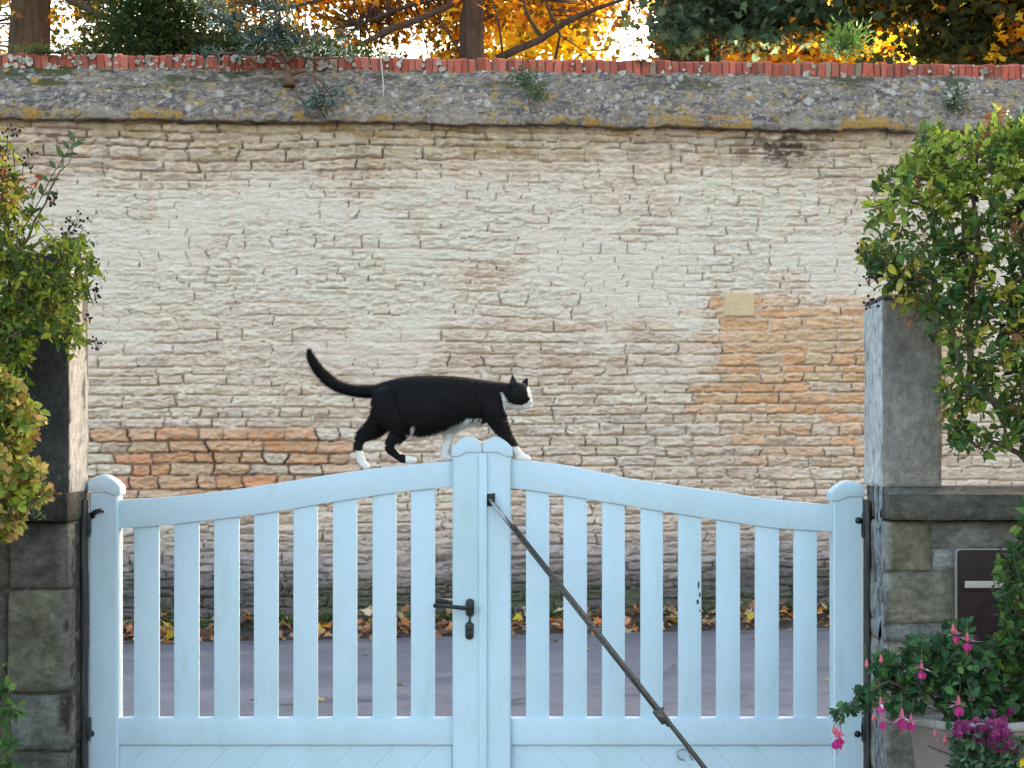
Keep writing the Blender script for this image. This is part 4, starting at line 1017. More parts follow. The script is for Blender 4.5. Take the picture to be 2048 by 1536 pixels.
shrub('berried_shrub', 'green shrub with black berries and bare tips over the left pillar', 'shrub', (XP(20, 5.9), 5.95, 0),
      [[(-40, 1700, 5.95, .02), (-20, 1000, 5.93, .016), (20, 700, 5.88, .012), (60, 600, 5.85, .008), (120, 520, 5.85, .005), (150, 440, 5.85, .0015)],
       [(-20, 1000, 5.93, .012), (-140, 700, 5.92, .009), (-220, 500, 5.9, .006), (-240, 320, 5.9, .002)], [(20, 700, 5.9, .010), (20, 500, 5.9, .008), (10, 350, 5.9, .005), (15, 270, 5.9, .002)], [(20, 540, 5.9, .006), (70, 440, 5.88, .004), (100, 380, 5.88, .003), (150, 285, 5.88, .001)],
       [(60, 600, 5.85, .006), (130, 650, 5.83, .004), (185, 690, 5.83, .002)], [(60, 600, 5.85, .005), (140, 590, 5.83, .003), (190, 575, 5.83, .001)],
       [(15, 470, 5.9, .004), (45, 350, 5.9, .002), (60, 300, 5.9, .001)], [(20, 500, 5.9, .004), (90, 480, 5.87, .002), (170, 470, 5.87, .001)]],
      [(-60, 240), (10, 290), (40, 370), (50, 430), (55, 480), (95, 480), (165, 475), (190, 540), (165, 600), (150, 640), (185, 690), (150, 700), (105, 690), (80, 650), (60, 710), (45, 750), (30, 790), (-120, 800), (-330, 720), (-380, 520), (-330, 340), (-200, 240)], 5.86, .17, 1750, (.04, .13), (.020, .052), pal_left, seed=14, ratio=.42, spacing=.013,
      berries=[(25, 262, 12, .018), (55, 320, 14, .02), (12, 300, 8, .02), (108, 395, 16, .014), (150, 440, 18, .02), (140, 470, 8, .016), (190, 590, 10, .016), (196, 690, 8, .014), (182, 520, 6, .014), (40, 470, 8, .02), (15, 345, 8, .02), (180, 635, 6, .012)])
# sprig with pointed leaves
rs = np.random.default_rng(5); LPp, LDd, LNn, LLl, LCc = [], [], [], [], []
spr = empty('shrub_sprig', tuple(W(70, 470, 5.86)), 'dark pointed leaved sprig standing against the pale wall, upper left', 'sprig')
pts = [W(40, 470, 5.87), W(80, 400, 5.86), (W(105, 350, 5.85)), W(130, 310, 5.85), W(150, 285, 5.85)]
m_ = MB(); m_.tube(pts, [.0025, .002, .0018, .0014, .0008], 5, (.09, .06, .05))
for t in np.linspace(.15, 1, 7):
    i = min(int(t*4), 3); q = pts[i].lerp(pts[i+1], t*4-i) if t < 1 else pts[-1]
    for s_ in (-1, 1):
        LPp.append(tuple(q)); LDd.append((s_*.8+.35+rs.normal(0, .25), rs.normal(0, .4), (.25 if s_ > 0 else .7)+rs.normal(0, .25))); LNn.append((rs.normal(0, .3), -.8, .6)); LLl.append(rs.uniform(.038, .062)); LCc.append(pal([(.05, .085, .045), (.07, .11, .05)], 1, rs)[0])
m_.build('stem', M['twig'], spr); LLl = np.array(LLl); leaves('foliage', LPp, LDd, LNn, LLl, LLl*.36, LCc, M['leaf'], spr)
def pal_yel(px, py, rg):
    if rg.random() < .25: return [(.42, .30, .09), (.38, .22, .10)][rg.integers(2)]
    return [(.30, .32, .04), (.22, .27, .04), (.38, .36, .06), (.12, .18, .03), (.34, .28, .06)][rg.integers(5)]
shrub('yellowing_shrub', 'yellow green bush fading to autumn colours at the left edge, below the berried shrub', 'shrub', (XP(-20, 5.7), 5.7, 0),
      [[(-30, 1700, 5.7, .014), (-15, 1100, 5.7, .010), (20, 900, 5.7, .006), (30, 780, 5.7, .003)], [(-15, 1050, 5.7, .006), (60, 990, 5.68, .004), (90, 950, 5.68, .002)]],
      [(-60, 700), (15, 730), (45, 810), (85, 800), (80, 870), (60, 900), (100, 960), (105, 1000), (60, 1010), (40, 1070), (-60, 1100), (-200, 1050), (-240, 850), (-160, 700)], 5.68, .11, 850, (.03, .10), (.026, .050), pal_yel, seed=23, ratio=.75, spacing=.013)
shrub('low_shrub', 'small dark green leafy plant in the bottom left corner', 'shrub', (XP(-10, 5.7), 5.7, 0),
      [[(-20, 1760, 5.7, .01), (-5, 1500, 5.7, .006), (10, 1380, 5.7, .003)]], [(-60, 1320), (10, 1330), (25, 1400), (40, 1430), (25, 1480), (45, 1530), (40, 1600), (-60, 1600)], 5.7, .08, 130, (.03, .08), (.028, .042), lambda px, py, rg: [(.06, .14, .03), (.09, .18, .03), (.04, .10, .03)][rg.integers(3)], seed=31, ratio=.6, spacing=.018)
# blade leaves of a lily-like plant
bl = empty('strap_leaf_plant', tuple(W(10, 870, 5.62)), 'pale green strap leaves pointing up beside the left pillar', 'plant')
m_ = MB()
for (a, b, c_, d_) in ((0, 860, 55, 745), (5, 850, 30, 730), (-10, 840, 44, 780), (0, 880, -5, 720)):
    p0, p1 = W(a, b, 5.62), W(c_, d_, 5.6); md_ = p0.lerp(p1, .55)+Vector((-.004, 0, .012))
    for s_, cl in ((0, (.14, .26, .08)),): m_.tube([p0, p0.lerp(md_, .5), md_, md_.lerp(p1, .6), p1], [.004, .0075, .008, .005, .0008], 6, cl, flat=.25)
m_.build('foliage', M['leaf'], bl)

# ------------------------------------------------------------------ planter with fuchsia, chrysanthemums
PY0 = 5.62; pcx = XP(1948, PY0)
def lathe(name, prof, cx, cy, mat, parent, n=40, lean=(0, 0)):
    m_ = MB(); V = []; Fs = []
    for (r, z) in prof:
        for k in range(n): a = 2*math.pi*k/n; V.append((cx+r*math.cos(a)+lean[0]*z, cy+r*math.sin(a)+lean[1]*z, z))
    for i in range(len(prof)-1):
        for k in range(n): a = i*n+k; b = i*n+(k+1) % n; Fs.append([a, b, b+n, a+n])
    Fs.append([(len(prof)-1)*n+k for k in range(n)]); Fs.append(list(range(n))[::-1]); m_.add(V, Fs); return m_.build(name, mat, parent, True)
pot = empty('planter', (pcx, PY0, 0), 'tall pinkish clay planter holding the fuchsia, bottom right', 'planter')
zr = ZP(1448, PY0-.17)
rt = .205
lathe('body', [(.11, .0), (.125, .02), (rt-.035, zr-.25), (rt-.008, zr-.05), (rt, zr-.035), (rt+.002, zr), (rt-.016, zr+.002), (rt-.022, zr-.03)], pcx, PY0, M['pot'], pot)
lathe('rim', [(rt+.003, zr-.022), (rt+.009, zr-.016), (rt+.008, zr+.006), (rt-.006, zr+.008), (rt-.012, zr-.02)], pcx, PY0, surf('pale_rim', (.30, .28, .26), rough=.8, bump=[(60, .004, None)]), pot)
lathe('soil', [(rt-.02, zr-.03), (rt-.021, zr-.022)], pcx, PY0, M['ground'], pot)
m_ = MB(); pts = [Vector((pcx-(rt+.0)*math.cos(a)*.975, PY0-(rt+.0)*math.sin(a)*.975, zr-.075-.045*(a-.5))) for a in np.linspace(.55, 1.5, 14)]
m_.tube(pts, .0016, 5, (.05, .04, .04)); m_.build('cord', M['twig'], pot)
# fuchsia
def pal_fu(px, py, rg): return [(.03, .085, .035), (.04, .11, .045), (.055, .13, .04), (.025, .065, .03), (.09, .19, .05)][rg.integers(5)]
fu = shrub('fuchsia', 'fuchsia with hanging pink and purple flowers in the planter', 'flower', (pcx, PY0, zr),
      [[(1930, 1470, PY0, .006), (1900, 1360, PY0-.05, .005), (1870, 1300, PY0-.08, .003), (1850, 1270, PY0-.08, .002)], [(1930, 1470, PY0, .005), (1930, 1340, PY0-.03, .004), (1925, 1260, PY0-.05, .002)],
       [(1920, 1460, PY0, .005), (1840, 1370, PY0-.10, .004), (1760, 1370, PY0-.14, .003), (1700, 1405, PY0-.16, .002), (1660, 1438, PY0-.17, .001)], [(1900, 1400, PY0-.05, .004), (1800, 1330, PY0-.12, .003), (1745, 1330, PY0-.14, .0015)],
       [(1940, 1460, PY0, .004), (1985, 1350, PY0-.02, .003), (1990, 1300, PY0-.03, .001)]],
      [(1905, 1240), (1940, 1240), (1950, 1290), (1985, 1300), (2000, 1400), (1975, 1440), (1900, 1450), (1885, 1425), (1850, 1405), (1830, 1430), (1780, 1420), (1750, 1400), (1715, 1415), (1668, 1445), (1662, 1432), (1700, 1395), (1735, 1375), (1755, 1350), (1735, 1330), (1760, 1305), (1800, 1320), (1815, 1280), (1860, 1270), (1890, 1290)],
      PY0-.10, .09, 300, (.03, .07), (.028, .050), pal_fu, seed=41, ratio=.68, spacing=.018, upb=.1)
def flower(px, py, Yf, s=1.0, bud=False, rg=random.Random(3)):
    c0 = W(px, py, Yf); top = c0+Vector((rg.uniform(-.006, .006), 0, .04*s)); pk = (.58, .11, .20)
    m_.tube([top+Vector((rg.uniform(-.004, .004), 0, .03)), top, c0+Vector((0, 0, .022*s))], .0009, 4, (.18, .16, .06))
    if bud:
        m_.tube([c0+Vector((0, 0, .022*s)), c0+Vector((0, 0, .010*s)), c0, c0-Vector((0, 0, .010*s))], [.0024, .0048, .0078*s, .001], 8, (.60, .13, .17)); return
    m_.tube([c0+Vector((0, 0, .024*s)), c0+Vector((0, 0, .014*s)), c0+Vector((0, 0, .004*s))], [.0022, .0042*s, .0055*s], 8, pk)
    for k in range(4):
        a = k*math.pi/2+rg.uniform(0, .8); d_ = Vector((math.cos(a), math.sin(a)*.8, rg.uniform(-.35, .25))).normalized()
        sd_ = d_.cross(Vector((0, 0, 1))).normalized(); b_ = c0+Vector((0, 0, .004)); L = .034*s
        V_ = [b_+sd_*.003, b_+d_*L*.45+sd_*.0055+Vector((0, 0, .003)), b_+d_*L, b_+d_*L*.45-sd_*.0055+Vector((0, 0, .003)), b_-sd_*.003]
        m_.add([tuple(v) for v in V_], [[0, 1, 2, 3, 4]], rg.choice([(.80, .34, .48), (.72, .20, .34), (.86, .55, .64)]))
    for k in range(6):                                       # petals of the bell
        a = k*math.pi/3; d_ = Vector((math.cos(a), math.sin(a), 0)); sd_ = Vector((-math.sin(a), math.cos(a), 0)); b_ = c0
        V_ = [b_+d_*.003, b_+d_*.011*s+sd_*.007*s-Vector((0, 0, .010*s)), b_+d_*.010*s+sd_*.004-Vector((0, 0, .022*s)), b_+d_*.010*s-sd_*.004-Vector((0, 0, .020*s)), b_+d_*.011*s-sd_*.007*s-Vector((0, 0, .010*s))]
        m_.add([tuple(v) for v in V_], [[0, 1, 2, 3, 4]], rg.choice([(.40, .02, .16), (.48, .03, .20), (.58, .05, .26)]))
    for k in range(3): e = c0+Vector((rg.uniform(-.004, .004), rg.uniform(-.004, .004), -.034*s)); m_.tube([c0, e], .0006, 3, (.7, .1, .25))
for (px, py, bud, s) in ((1912, 1271, 0, .75), (1934, 1284, 0, 1), (1843, 1340, 0, 1), (1906, 1262, 1, 1), (1733, 1331, 1, .9), (1762, 1322, 1, .9), (1761, 1410, 0, .9), (1747, 1438, 1, .9), (1765, 1444, 0, .8), (1804, 1438, 0, 1.15), (1822, 1445, 0, .9), (1917, 1412, 0, 1.15), (1870, 1470, 1, .9), (1890, 1483, 1, 1.1), (1674, 1478, 0, 1.2), (1681, 1474, 0, .8), (1668, 1463, 1, .9), ):
    m_ = MB(); flower(px, py, PY0-.19, s*(.95 if bud else 1.2), bool(bud)); 
    if s > .1: m_.build('fuchsia_bud' if bud else 'fuchsia_flower', M['petal'], fu)
# chrysanthemums
ch = empty('chrysanthemum', (XP(1965, 5.42), 5.42, 0), 'low mauve chrysanthemum cushion in front of the clay planter', 'flower')
st = MB(); rg = np.random.default_rng(9); fl = []
for k in range(64):
    if k < 40: px, py = rg.uniform(1955, 2020), 1462+rg.normal(0, 16)
    elif k < 56: px, py = rg.uniform(1903, 1960), 1456+rg.normal(0, 5)+(1960-rg.uniform(1903, 1960))*.08
    else: px, py = rg.uniform(1990, 2030), 1492+rg.normal(0, 7)
    fl.append((px, py, 5.40+rg.normal(0, .03)))
bp = W(1965, 1700, 5.42)
for (px, py, y_) in fl:
    q = W(px, py, y_); st.tube([Vector((bp.x+rg.normal(0, .02), bp.y+.04, .0)), Vector((q.x*.7+bp.x*.3, y_+.05, q.z*.6)), q], [.0016, .0012, .0008], 4, (.03, .05, .025))
st.build('stems', M['twig'], ch)
LPp, LDd, LNn, LLl, LCc = [], [], [], [], []
for k in range(1000):
    px, py = rg.uniform(1905, 2035), rg.uniform(1468, 1600); q = W(px, py, 5.42+rg.normal(0, .03)); LPp.append(tuple(q)); LDd.append((rg.normal(), rg.normal(0, .5), .5+rg.normal(0, .5))); LNn.append((rg.normal(0, .4), -.8, .5)); LLl.append(rg.uniform(.018, .032)); LCc.append(pal([(.05, .10, .05), (.03, .07, .035), (.09, .14, .08)], 1, rg)[0])
LLl = np.array(LLl); leaves('foliage', LPp, LDd, LNn, LLl, LLl*.45, LCc, M['leaf'], ch)
for i, (px, py, y_) in enumerate(fl):
    q = W(px, py, y_); n = 22; a = np.linspace(0, 2*math.pi, n, endpoint=False)+rg.random(); ax = Vector((rg.normal(0, .25), -.8, .6)).normalized(); u1 = ax.cross(Vector((1, 0, 0))).normalized(); u2 = ax.cross(u1)
    Dp = [tuple(u1*math.cos(t)+u2*math.sin(t)+ax*rg.uniform(.05, .9)) for t in a]; Lp = np.full(n, .019)*rg.uniform(.8, 1.1)
    pl = [(.24, .02, .11), (.18, .016, .10), (.32, .05, .17)] if i != 7 else [(.62, .42, .40)]
    leaves('flower_head', [tuple(q)]*n, Dp, [tuple(ax)]*n, Lp, Lp*.42, pal(pl, n, rg), M['petal'], ch)
# yellow flower, just inside the lower right corner
ye = empty('yellow_flower', (XP(2046, 5.4), 5.4, 0), 'single yellow flower at the very bottom right corner', 'flower')
q = W(2047, 1527, 5.4); a = np.linspace(0, 6.283, 14, endpoint=False); leaves('petals', [tuple(q)]*14, [(math.cos(t), -.3, math.sin(t)) for t in a], [(0, -1, .2)]*14, np.full(14, .02), np.full(14, .008), np.tile([.75, .55, .02], (14, 1)), M['petal'], ye)
m_ = MB(); m_.tube([Vector((q.x, q.y, 0)), q], .0015, 4, (.07, .12, .04)); m_.build('stem', M['twig'], ye)

# ------------------------------------------------------------------ fallen leaves along the foot of the street wall
def litter(name, label, n, seed, fn, pal_, size, kind='stuff'):
    rg = np.random.default_rng(seed); P_, D_, N_, L_, C_ = [], [], [], [], []
    for _ in range(n):
        u, dist, zoff, flat_ = fn(rg); p = A+UD*u+ND*dist; tl_ = .006+wall_zg(u)
        P_.append((p.x, p.y, tl_+zoff)); a = rg.uniform(0, 6.283); D_.append((math.cos(a), math.sin(a), rg.normal(0, .35)*(1-flat_))); N_.append((rg.normal(0, .5)*(1-flat_), rg.normal(-.35, .5)*(1-flat_), 1)); L_.append(rg.uniform(*size)); C_.append(pal(pal_, 1, rg, .35)[0])
    L_ = np.array(L_); o = leaves(name, P_, D_, N_, L_, L_*.8, C_, M['leaf'], None, MAPLE2); tag(o, label, 'leaves', kind=kind); return o
AUT = [(.42, .19, .10), (.50, .22, .11), (.28, .13, .08), (.56, .34, .18), (.46, .30, .17), (.60, .20, .06), (.16, .09, .07), (.60, .46, .30)]
litter('fallen_leaves', 'band of brown and orange fallen leaves along the foot of the street wall', 7500, 3, lambda rg: (lambda h_: (rg.uniform(-1.5, UL+1.5), .06+abs(rg.normal(0, .22)), h_*.22*rg.random(), 0))(rg.random()**1.5), AUT, (.05, .11))
litter('bright_leaves', 'scattered yellow and orange leaves lying on top of the leaf band', 130, 5, lambda rg: (rg.uniform(-1.5, UL+1.5), .12+abs(rg.normal(0, .28)), .04+.14*rg.random(), 0), [(.60, .42, .03), (.60, .20, .03), (.55, .36, .06), (.16, .26, .06), (.08, .16, .04), (.08, .14, .04)], (.08, .15))
litter('stray_leaves', 'few stray leaves flat on the grey road', 60, 7, lambda rg: (rg.uniform(-1.5, UL+1.5), .7+rg.random()**2*4, .012, .8), [(.40, .30, .12), (.25, .13, .07)], (.06, .10))
# soft mound under the litter
m_ = MB(); n = 120
V_ = []; 
for i in range(n+1):
    u = -14+(UL+34)*i/n
    for (dd, zz_) in ((-.02, .16), (.12, .13), (.30, .06), (.55, .008), (.60, -.01)): p = A+UD*u+ND*(dd+random.uniform(-.02, .02) if dd > 0 else dd); V_.append((p.x, p.y, wall_zg(u)+.004+zz_*random.uniform(.8, 1.1)))
Fs = [[i*5+k, (i+1)*5+k, (i+1)*5+k+1, i*5+k+1] for i in range(n) for k in range(4)]
m_.add(V_, Fs, (.06, .05, .04)); tag(m_.build('verge', M['plain'], None, True), kind='structure')
# weeds in the verge
rg = np.random.default_rng(77); P_, D_, N_, L_, C_ = [], [], [], [], []
for k in range(50):
    u0 = rg.uniform(-1, UL+1); p = A+UD*u0+ND*rg.uniform(.06, .3)
    for j in range(14): P_.append((p.x+rg.normal(0, .05), p.y, wall_zg(u0)+.1)); D_.append((rg.normal(0, .7), rg.normal(0, .5), 1)); N_.append((rg.normal(), -1, .2)); L_.append(rg.uniform(.05, .14)); C_.append(pal([(.07, .13, .03), (.05, .10, .03)], 1, rg)[0])
L_ = np.array(L_); tag(leaves('verge_weeds', P_, D_, N_, L_, L_*.22, C_, M['leaf']), 'green weeds among the leaves at the foot of the street wall', 'weeds', kind='stuff')

# ------------------------------------------------------------------ growth on the coping
def tuft(name, label, px, py, wpx, hpx, n, cols, size, ratio=.3, seed=1, off=-.1, hang=-.2, cat='plant'):
    rg = np.random.default_rng(seed); u0, z0 = uw(px, py, off); b_ = A+UD*u0+ND*off
    root = empty(name, (b_.x, b_.y, z0), label, cat, {'wall_weed': 'weeds on the coping', 'moss_clump': 'moss on the brick ridge'}.get(name)); P_, D_, N_, L_, C_ = [], [], [], [], []; sc = WYA/F
    s_ = MB()
    for _ in range(n):
        a, b = rg.normal(0, .42), rg.normal(0, .42); q = Vector((b_.x+a*wpx*sc, b_.y-.10+rg.normal(0, .05)+ (b*hpx*sc*-.5), z0+b*hpx*sc)); P_.append(tuple(q))
        D_.append((a+rg.normal(0, .5), -.3+rg.normal(0, .4), b*.5+rg.normal(0, .5)+hang)); N_.append((rg.normal(0, .5), -.7, .6)); L_.append(rg.uniform(*size)); C_.append(pal(cols, 1, rg, .3)[0])
        if rg.random() < .12: s_.tube([Vector((b_.x, b_.y-.02, z0-.02)), q], [.004, .0015], 4, (.10, .09, .05))
    s_.build('stems', M['twig'], root); L_ = np.array(L_); leaves('foliage', P_, D_, N_, L_, L_*ratio, C_, M['leaf'], root); return root
tuft('wall_weed', 'green tuft of weed hanging below the brick ridge, right of the centre trunk', 1052, 158, 34, 20, 150, [(.06, .14, .04), (.04, .10, .03), (.10, .17, .05)], (.03, .06), seed=2, off=-.15)
tuft('wall_weed', 'round dark green tuft on the coping near the right shrub', 1906, 206, 30, 38, 200, [(.05, .12, .05), (.035, .09, .04)], (.03, .06), seed=4, off=-.02)
for k, (px, py) in enumerate(((1075, 185),)): tuft('wall_weed', 'yellow green lower tuft trailing down the coping beside the centre weed', px, py, 30, 24, 130, [(.09, .15, .05), (.06, .12, .04)], (.03, .055), seed=6, off=-.06)
tuft('wall_shrub', 'bright green feathery plant standing on the brick ridge at the right', 1690, 92, 52, 42, 420, [(.16, .30, .06), (.12, .24, .05), (.20, .34, .09)], (.04, .08), ratio=.2, seed=8, off=-.45, hang=.6)
tuft('moss_clump', 'small mossy clump on the brick ridge right of the centre trunk', 1284, 124, 26, 8, 110, [(.12, .13, .03), (.08, .09, .02)], (.02, .04), seed=10, off=-.4, hang=.2, cat='moss')
tuft('moss_clump', 'long olive moss cushion on the brick ridge near the left trunk', 95, 104, 90, 9, 420, [(.12, .14, .03), (.09, .11, .02)], (.02, .045), seed=11, off=-.4, hang=.2, cat='moss')
# buddleia: trunk rooted in the coping, silvery leaves
u0, z0 = uw(578, 165, -.15); bb_ = A+UD*u0+ND*-.15; bud = empty('buddleia', (bb_.x, bb_.y, z0), 'silvery grey green shrub rooted in the coping, with a short reddish trunk', 'shrub')
def wq(px, py, off): u_, z_ = uw(px, py, off); p = A+UD*u_+ND*off; return Vector((p.x, p.y, z_))
m_ = MB(); bark = (.20, .11, .08)
br = [[(578, 168, -.10), (576, 145, -.12), (572, 125, -.14), (550, 108, -.16), (520, 90, -.12), (470, 60, -.1)], [(575, 130, -.13), (585, 112, -.12), (600, 95, -.1), (640, 80, -.1)], [(574, 128, -.12), (560, 95, -.15), (565, 60, -.15), (550, 20, -.2), (540, -30, -.2)], [(580, 150, -.1), (610, 140, .0), (640, 160, .06), (660, 190, .1), (640, 215, .15)], [(572, 126, -.12), (590, 110, -.08), (625, 118, -.02), (690, 115, .0)], [(555, 110, -.15), (500, 105, -.08), (430, 108, -.1), (400, 110, -.1)], [(470, 60, -.1), (430, 30, -.1), (400, -20, -.1)]]
for b in br: pts = [wq(*p) for p in b]; n = len(pts); m_.tube(pts, [(.032 if b is br[0] else .018)*(1-.75*i/n) for i in range(n)], 7, bark)
m_.tube([wq(578, 172, -.08), wq(578, 160, -.09), wq(577, 145, -.11)], [.06, .045, .034], 8, bark)
m_.build('trunk', M['bark'], bud, True)
rg = np.random.default_rng(21); P_, D_, N_, L_, C_ = [], [], [], [], []
cl = [(530, 80, 56, 26, 620), (460, 40, 40, 20, 240), (560, 60, 40, 26, 380), (610, 85, 55, 25, 240), (430, 15, 40, 25, 160), (650, 195, 42, 26, 240), (625, 215, 22, 10, 70), (420, 106, 34, 9, 90), (490, 112, 20, 12, 70), (680, 105, 40, 14, 90), (540, 10, 70, 30, 260), (680, 75, 30, 20, 80)]
for (cx_, cy_, sx_, sy_, n) in cl:
    for _ in range(int(n*.5)):
        q = wq(cx_+rg.normal(0, .5)*sx_, cy_+rg.normal(0, .5)*sy_, -.1+rg.normal(0, .12)+(.18 if cy_ > 150 else 0)); P_.append(tuple(q)); D_.append((rg.normal(0, .8), -.3+rg.normal(0, .5), rg.normal(.1, .7))); N_.append((rg.normal(0, .6), -.6, .6)); L_.append(rg.uniform(.05, .10)); C_.append(pal([(.06, .09, .075), (.045, .075, .06), (.10, .14, .125), (.03, .05, .035), (.17, .21, .19)], 1, rg, .2)[0])
L_ = np.array(L_); leaves('foliage', P_, D_, N_, L_, L_*.24, C_, M['leaf'], bud)
# dry stalk hanging over the coping
m_ = MB(); m_.tube([wq(758, 95, -.3), wq(763, 130, -.28), wq(766, 160, -.1), wq(767, 190, .04)], [.005, .006, .006, .004], 5, (.42, .36, .32)); m_.tube([wq(767, 190, .04), wq(755, 215, .09), wq(745, 235, .13)], [.003, .0025, .002], 4, (.38, .32, .26))
tag(m_.build('dry_stalk', M['twig']), 'thin pale dry stalk hanging down over the coping, right of the silvery shrub', 'stalk')

# ------------------------------------------------------------------ trees and house behind the wall
def trunk(mb, pts, col, sides=12, wob=.02):
    mb.tube([W(a, b, y) for a, b, y, r in pts], [r for *_, r in pts], sides, col)
def clumps(poly, Yc, yd, ncl, per, rad, cols, size, seed, dens=None, up=None):
    """leaves gathered in clumps inside an outline seen from the yard; the crown continues upward out of view"""
    rg = np.random.default_rng(seed); xs = [a for a, b in poly]; ys = [b for a, b in poly]; P_, D_, N_, L_, C_ = [], [], [], [], []; k = 0; tr = 0; cen = []
    while k < ncl and tr < ncl*40:
        tr += 1; px, py = rg.uniform(min(xs), max(xs)), rg.uniform(min(ys), max(ys))
        if not inpoly(px, py, poly): continue
        if dens is not None and rg.random() > dens(px, py): continue
        k += 1; c0 = np.array(W(px, py, Yc+rg.uniform(-yd, yd))); cen.append(c0); n = rg.integers(int(per*.6), int(per*1.4)); cc = cols(px, py, rg) if callable(cols) else cols
        r = rad*rg.uniform(.6, 1.3)
        Q = c0+rg.normal(0, 1, (n, 3))*np.array([r, r, r*.55]); P_.append(Q); D_.append(np.stack([rg.normal(0, 1, n), rg.normal(0, 1, n), rg.normal(-.5, .6, n)], 1)); N_.append(np.stack([rg.normal(0, .7, n), rg.normal(-.5, .7, n), rg.normal(.6, .5, n)], 1)); L_.append(rg.uniform(*size, n)); C_.append(pal(cc, n, rg, .3))
    return np.concatenate(P_), np.concatenate(D_), np.concatenate(N_), np.concatenate(L_), np.concatenate(C_), cen
def tree(name, label, cat, trunks, bcol, specs, tmpl=MAPLE2, ratio=.8, twigs=True):
    b_ = trunks[0][0]; bx = W(b_[0], b_[1], b_[2]); root = empty(name, (bx.x, bx.y, 0), label, cat, 'trees behind the wall')
    m_ = MB()
    for t in trunks:
        pts = [W(a, b, y) for a, b, y, r in t]
        if t is trunks[0]: pts[0].z = -.03
        m_.tube(pts, [r for *_, r in t], 12, bcol)
    packs = [clumps(**s) for s in specs]; rg = np.random.default_rng(len(name))
    if twigs:
        tp = []
        for t in trunks:
            for i in range(len(t)-1):
                for q in np.linspace(0, 1, 8): tp.append(np.array(W(*[t[i][j]*(1-q)+t[i+1][j]*q for j in range(3)])))
        tp = np.array([p for p in tp if p[2] > 4.5]) if len(tp) else None
        if tp is not None and len(tp):
            for pk in packs:
                for c0 in pk[5][::2]:
                    dd = np.linalg.norm(tp-c0, axis=1); s0 = tp[np.argmin(dd)]; 
                    if dd.min() > 2.5: continue
                    md_ = (s0+c0)/2+rg.normal(0, .08, 3)*dd.min(); m_.tube([s0, md_, c0], [.014, .009, .004], 4, bcol)
    m_.build('trunk', M['bark'], root, True)
    P_, D_, N_, L_, C_ = [np.concatenate([p[i] for p in packs]) for i in range(5)]
    leaves('crown', P_, D_, N_, L_, L_*ratio, C_, M['treeleaf'], root, tmpl); return root
OR = [(.74, .30, .015), (.80, .42, .02), (.62, .20, .02), (.42, .20, .03), (.85, .55, .03)]
YE = [(.95, .66, .02), (.92, .58, .02), (.85, .62, .04)]
DG = [(.030, .060, .025), (.04, .07, .03), (.025, .05, .02), (.05, .08, .03)]
BG = [(.10, .11, .03), (.16, .12, .03), (.08, .09, .03), (.30, .16, .03)]
def gapf(holes, base=1.0):
    def f(px, py):
        for a, b, c_, d_, k in holes:
            if ((px-a)/c_)**2+((py-b)/d_)**2 < 1: return k
        return base
    return f
tree('tree', 'thick brown trunked tree behind the wall at the far left', 'tree', [[(58, 900, 24, .36), (58, 110, 24, .29), (62, 0, 24, .265), (66, -500, 24, .2), (60, -900, 24, .1)], [(80, -40, 24, .1), (180, 20, 23.5, .05), (260, 60, 23.2, .02)]], (.09, .055, .035),
     [dict(poly=[(-200, -60), (330, -60), (330, 60), (250, 100), (120, 110), (-200, 110)], Yc=25, yd=1.2, ncl=130, per=22, rad=.22, cols=lambda px, py, rg: BG if rg.random() < .75 else OR, size=(.07, .12), seed=3, dens=gapf([(20, 75, 30, 50, .05), (130, 60, 22, 60, .1), (250, 30, 40, 22, .15)])),
      dict(poly=[(-400, -700), (500, -700), (420, -60), (-300, -60)], Yc=25, yd=2.5, ncl=160, per=22, rad=.5, cols=BG, size=(.10, .16), seed=4)])
tree('evergreen_tree', 'dense dark green evergreen mound just beyond the wall, left of centre', 'tree', [[(300, 900, 20, .2), (300, 110, 20, .15), (305, 0, 20, .1), (305, -200, 20, .03)]], (.07, .05, .04),
     [dict(poly=[(140, 115), (210, 60), (230, -60), (390, -60), (420, 50), (520, 85), (640, 92), (780, 112), (780, 135), (140, 135)], Yc=19.6, yd=.7, ncl=420, per=42, rad=.14, cols=[(.035, .065, .022), (.05, .085, .025), (.025, .05, .02), (.07, .09, .02)], size=(.05, .10), seed=6),
      dict(poly=[(180, -60), (230, -300), (330, -420), (420, -250), (440, -60)], Yc=20, yd=1, ncl=120, per=30, rad=.3, cols=DG, size=(.06, .1), seed=7)], tmpl=OVAL, ratio=.22)
mp_h = gapf([(545, 25, 40, 30, .10), (600, 45, 40, 28, .15), (840, 92, 75, 30, .03), (1235, 85, 110, 55, .12), (1300, 20, 60, 30, .15), (700, 20, 26, 20, .2), (760, 30, 20, 20, .3)])
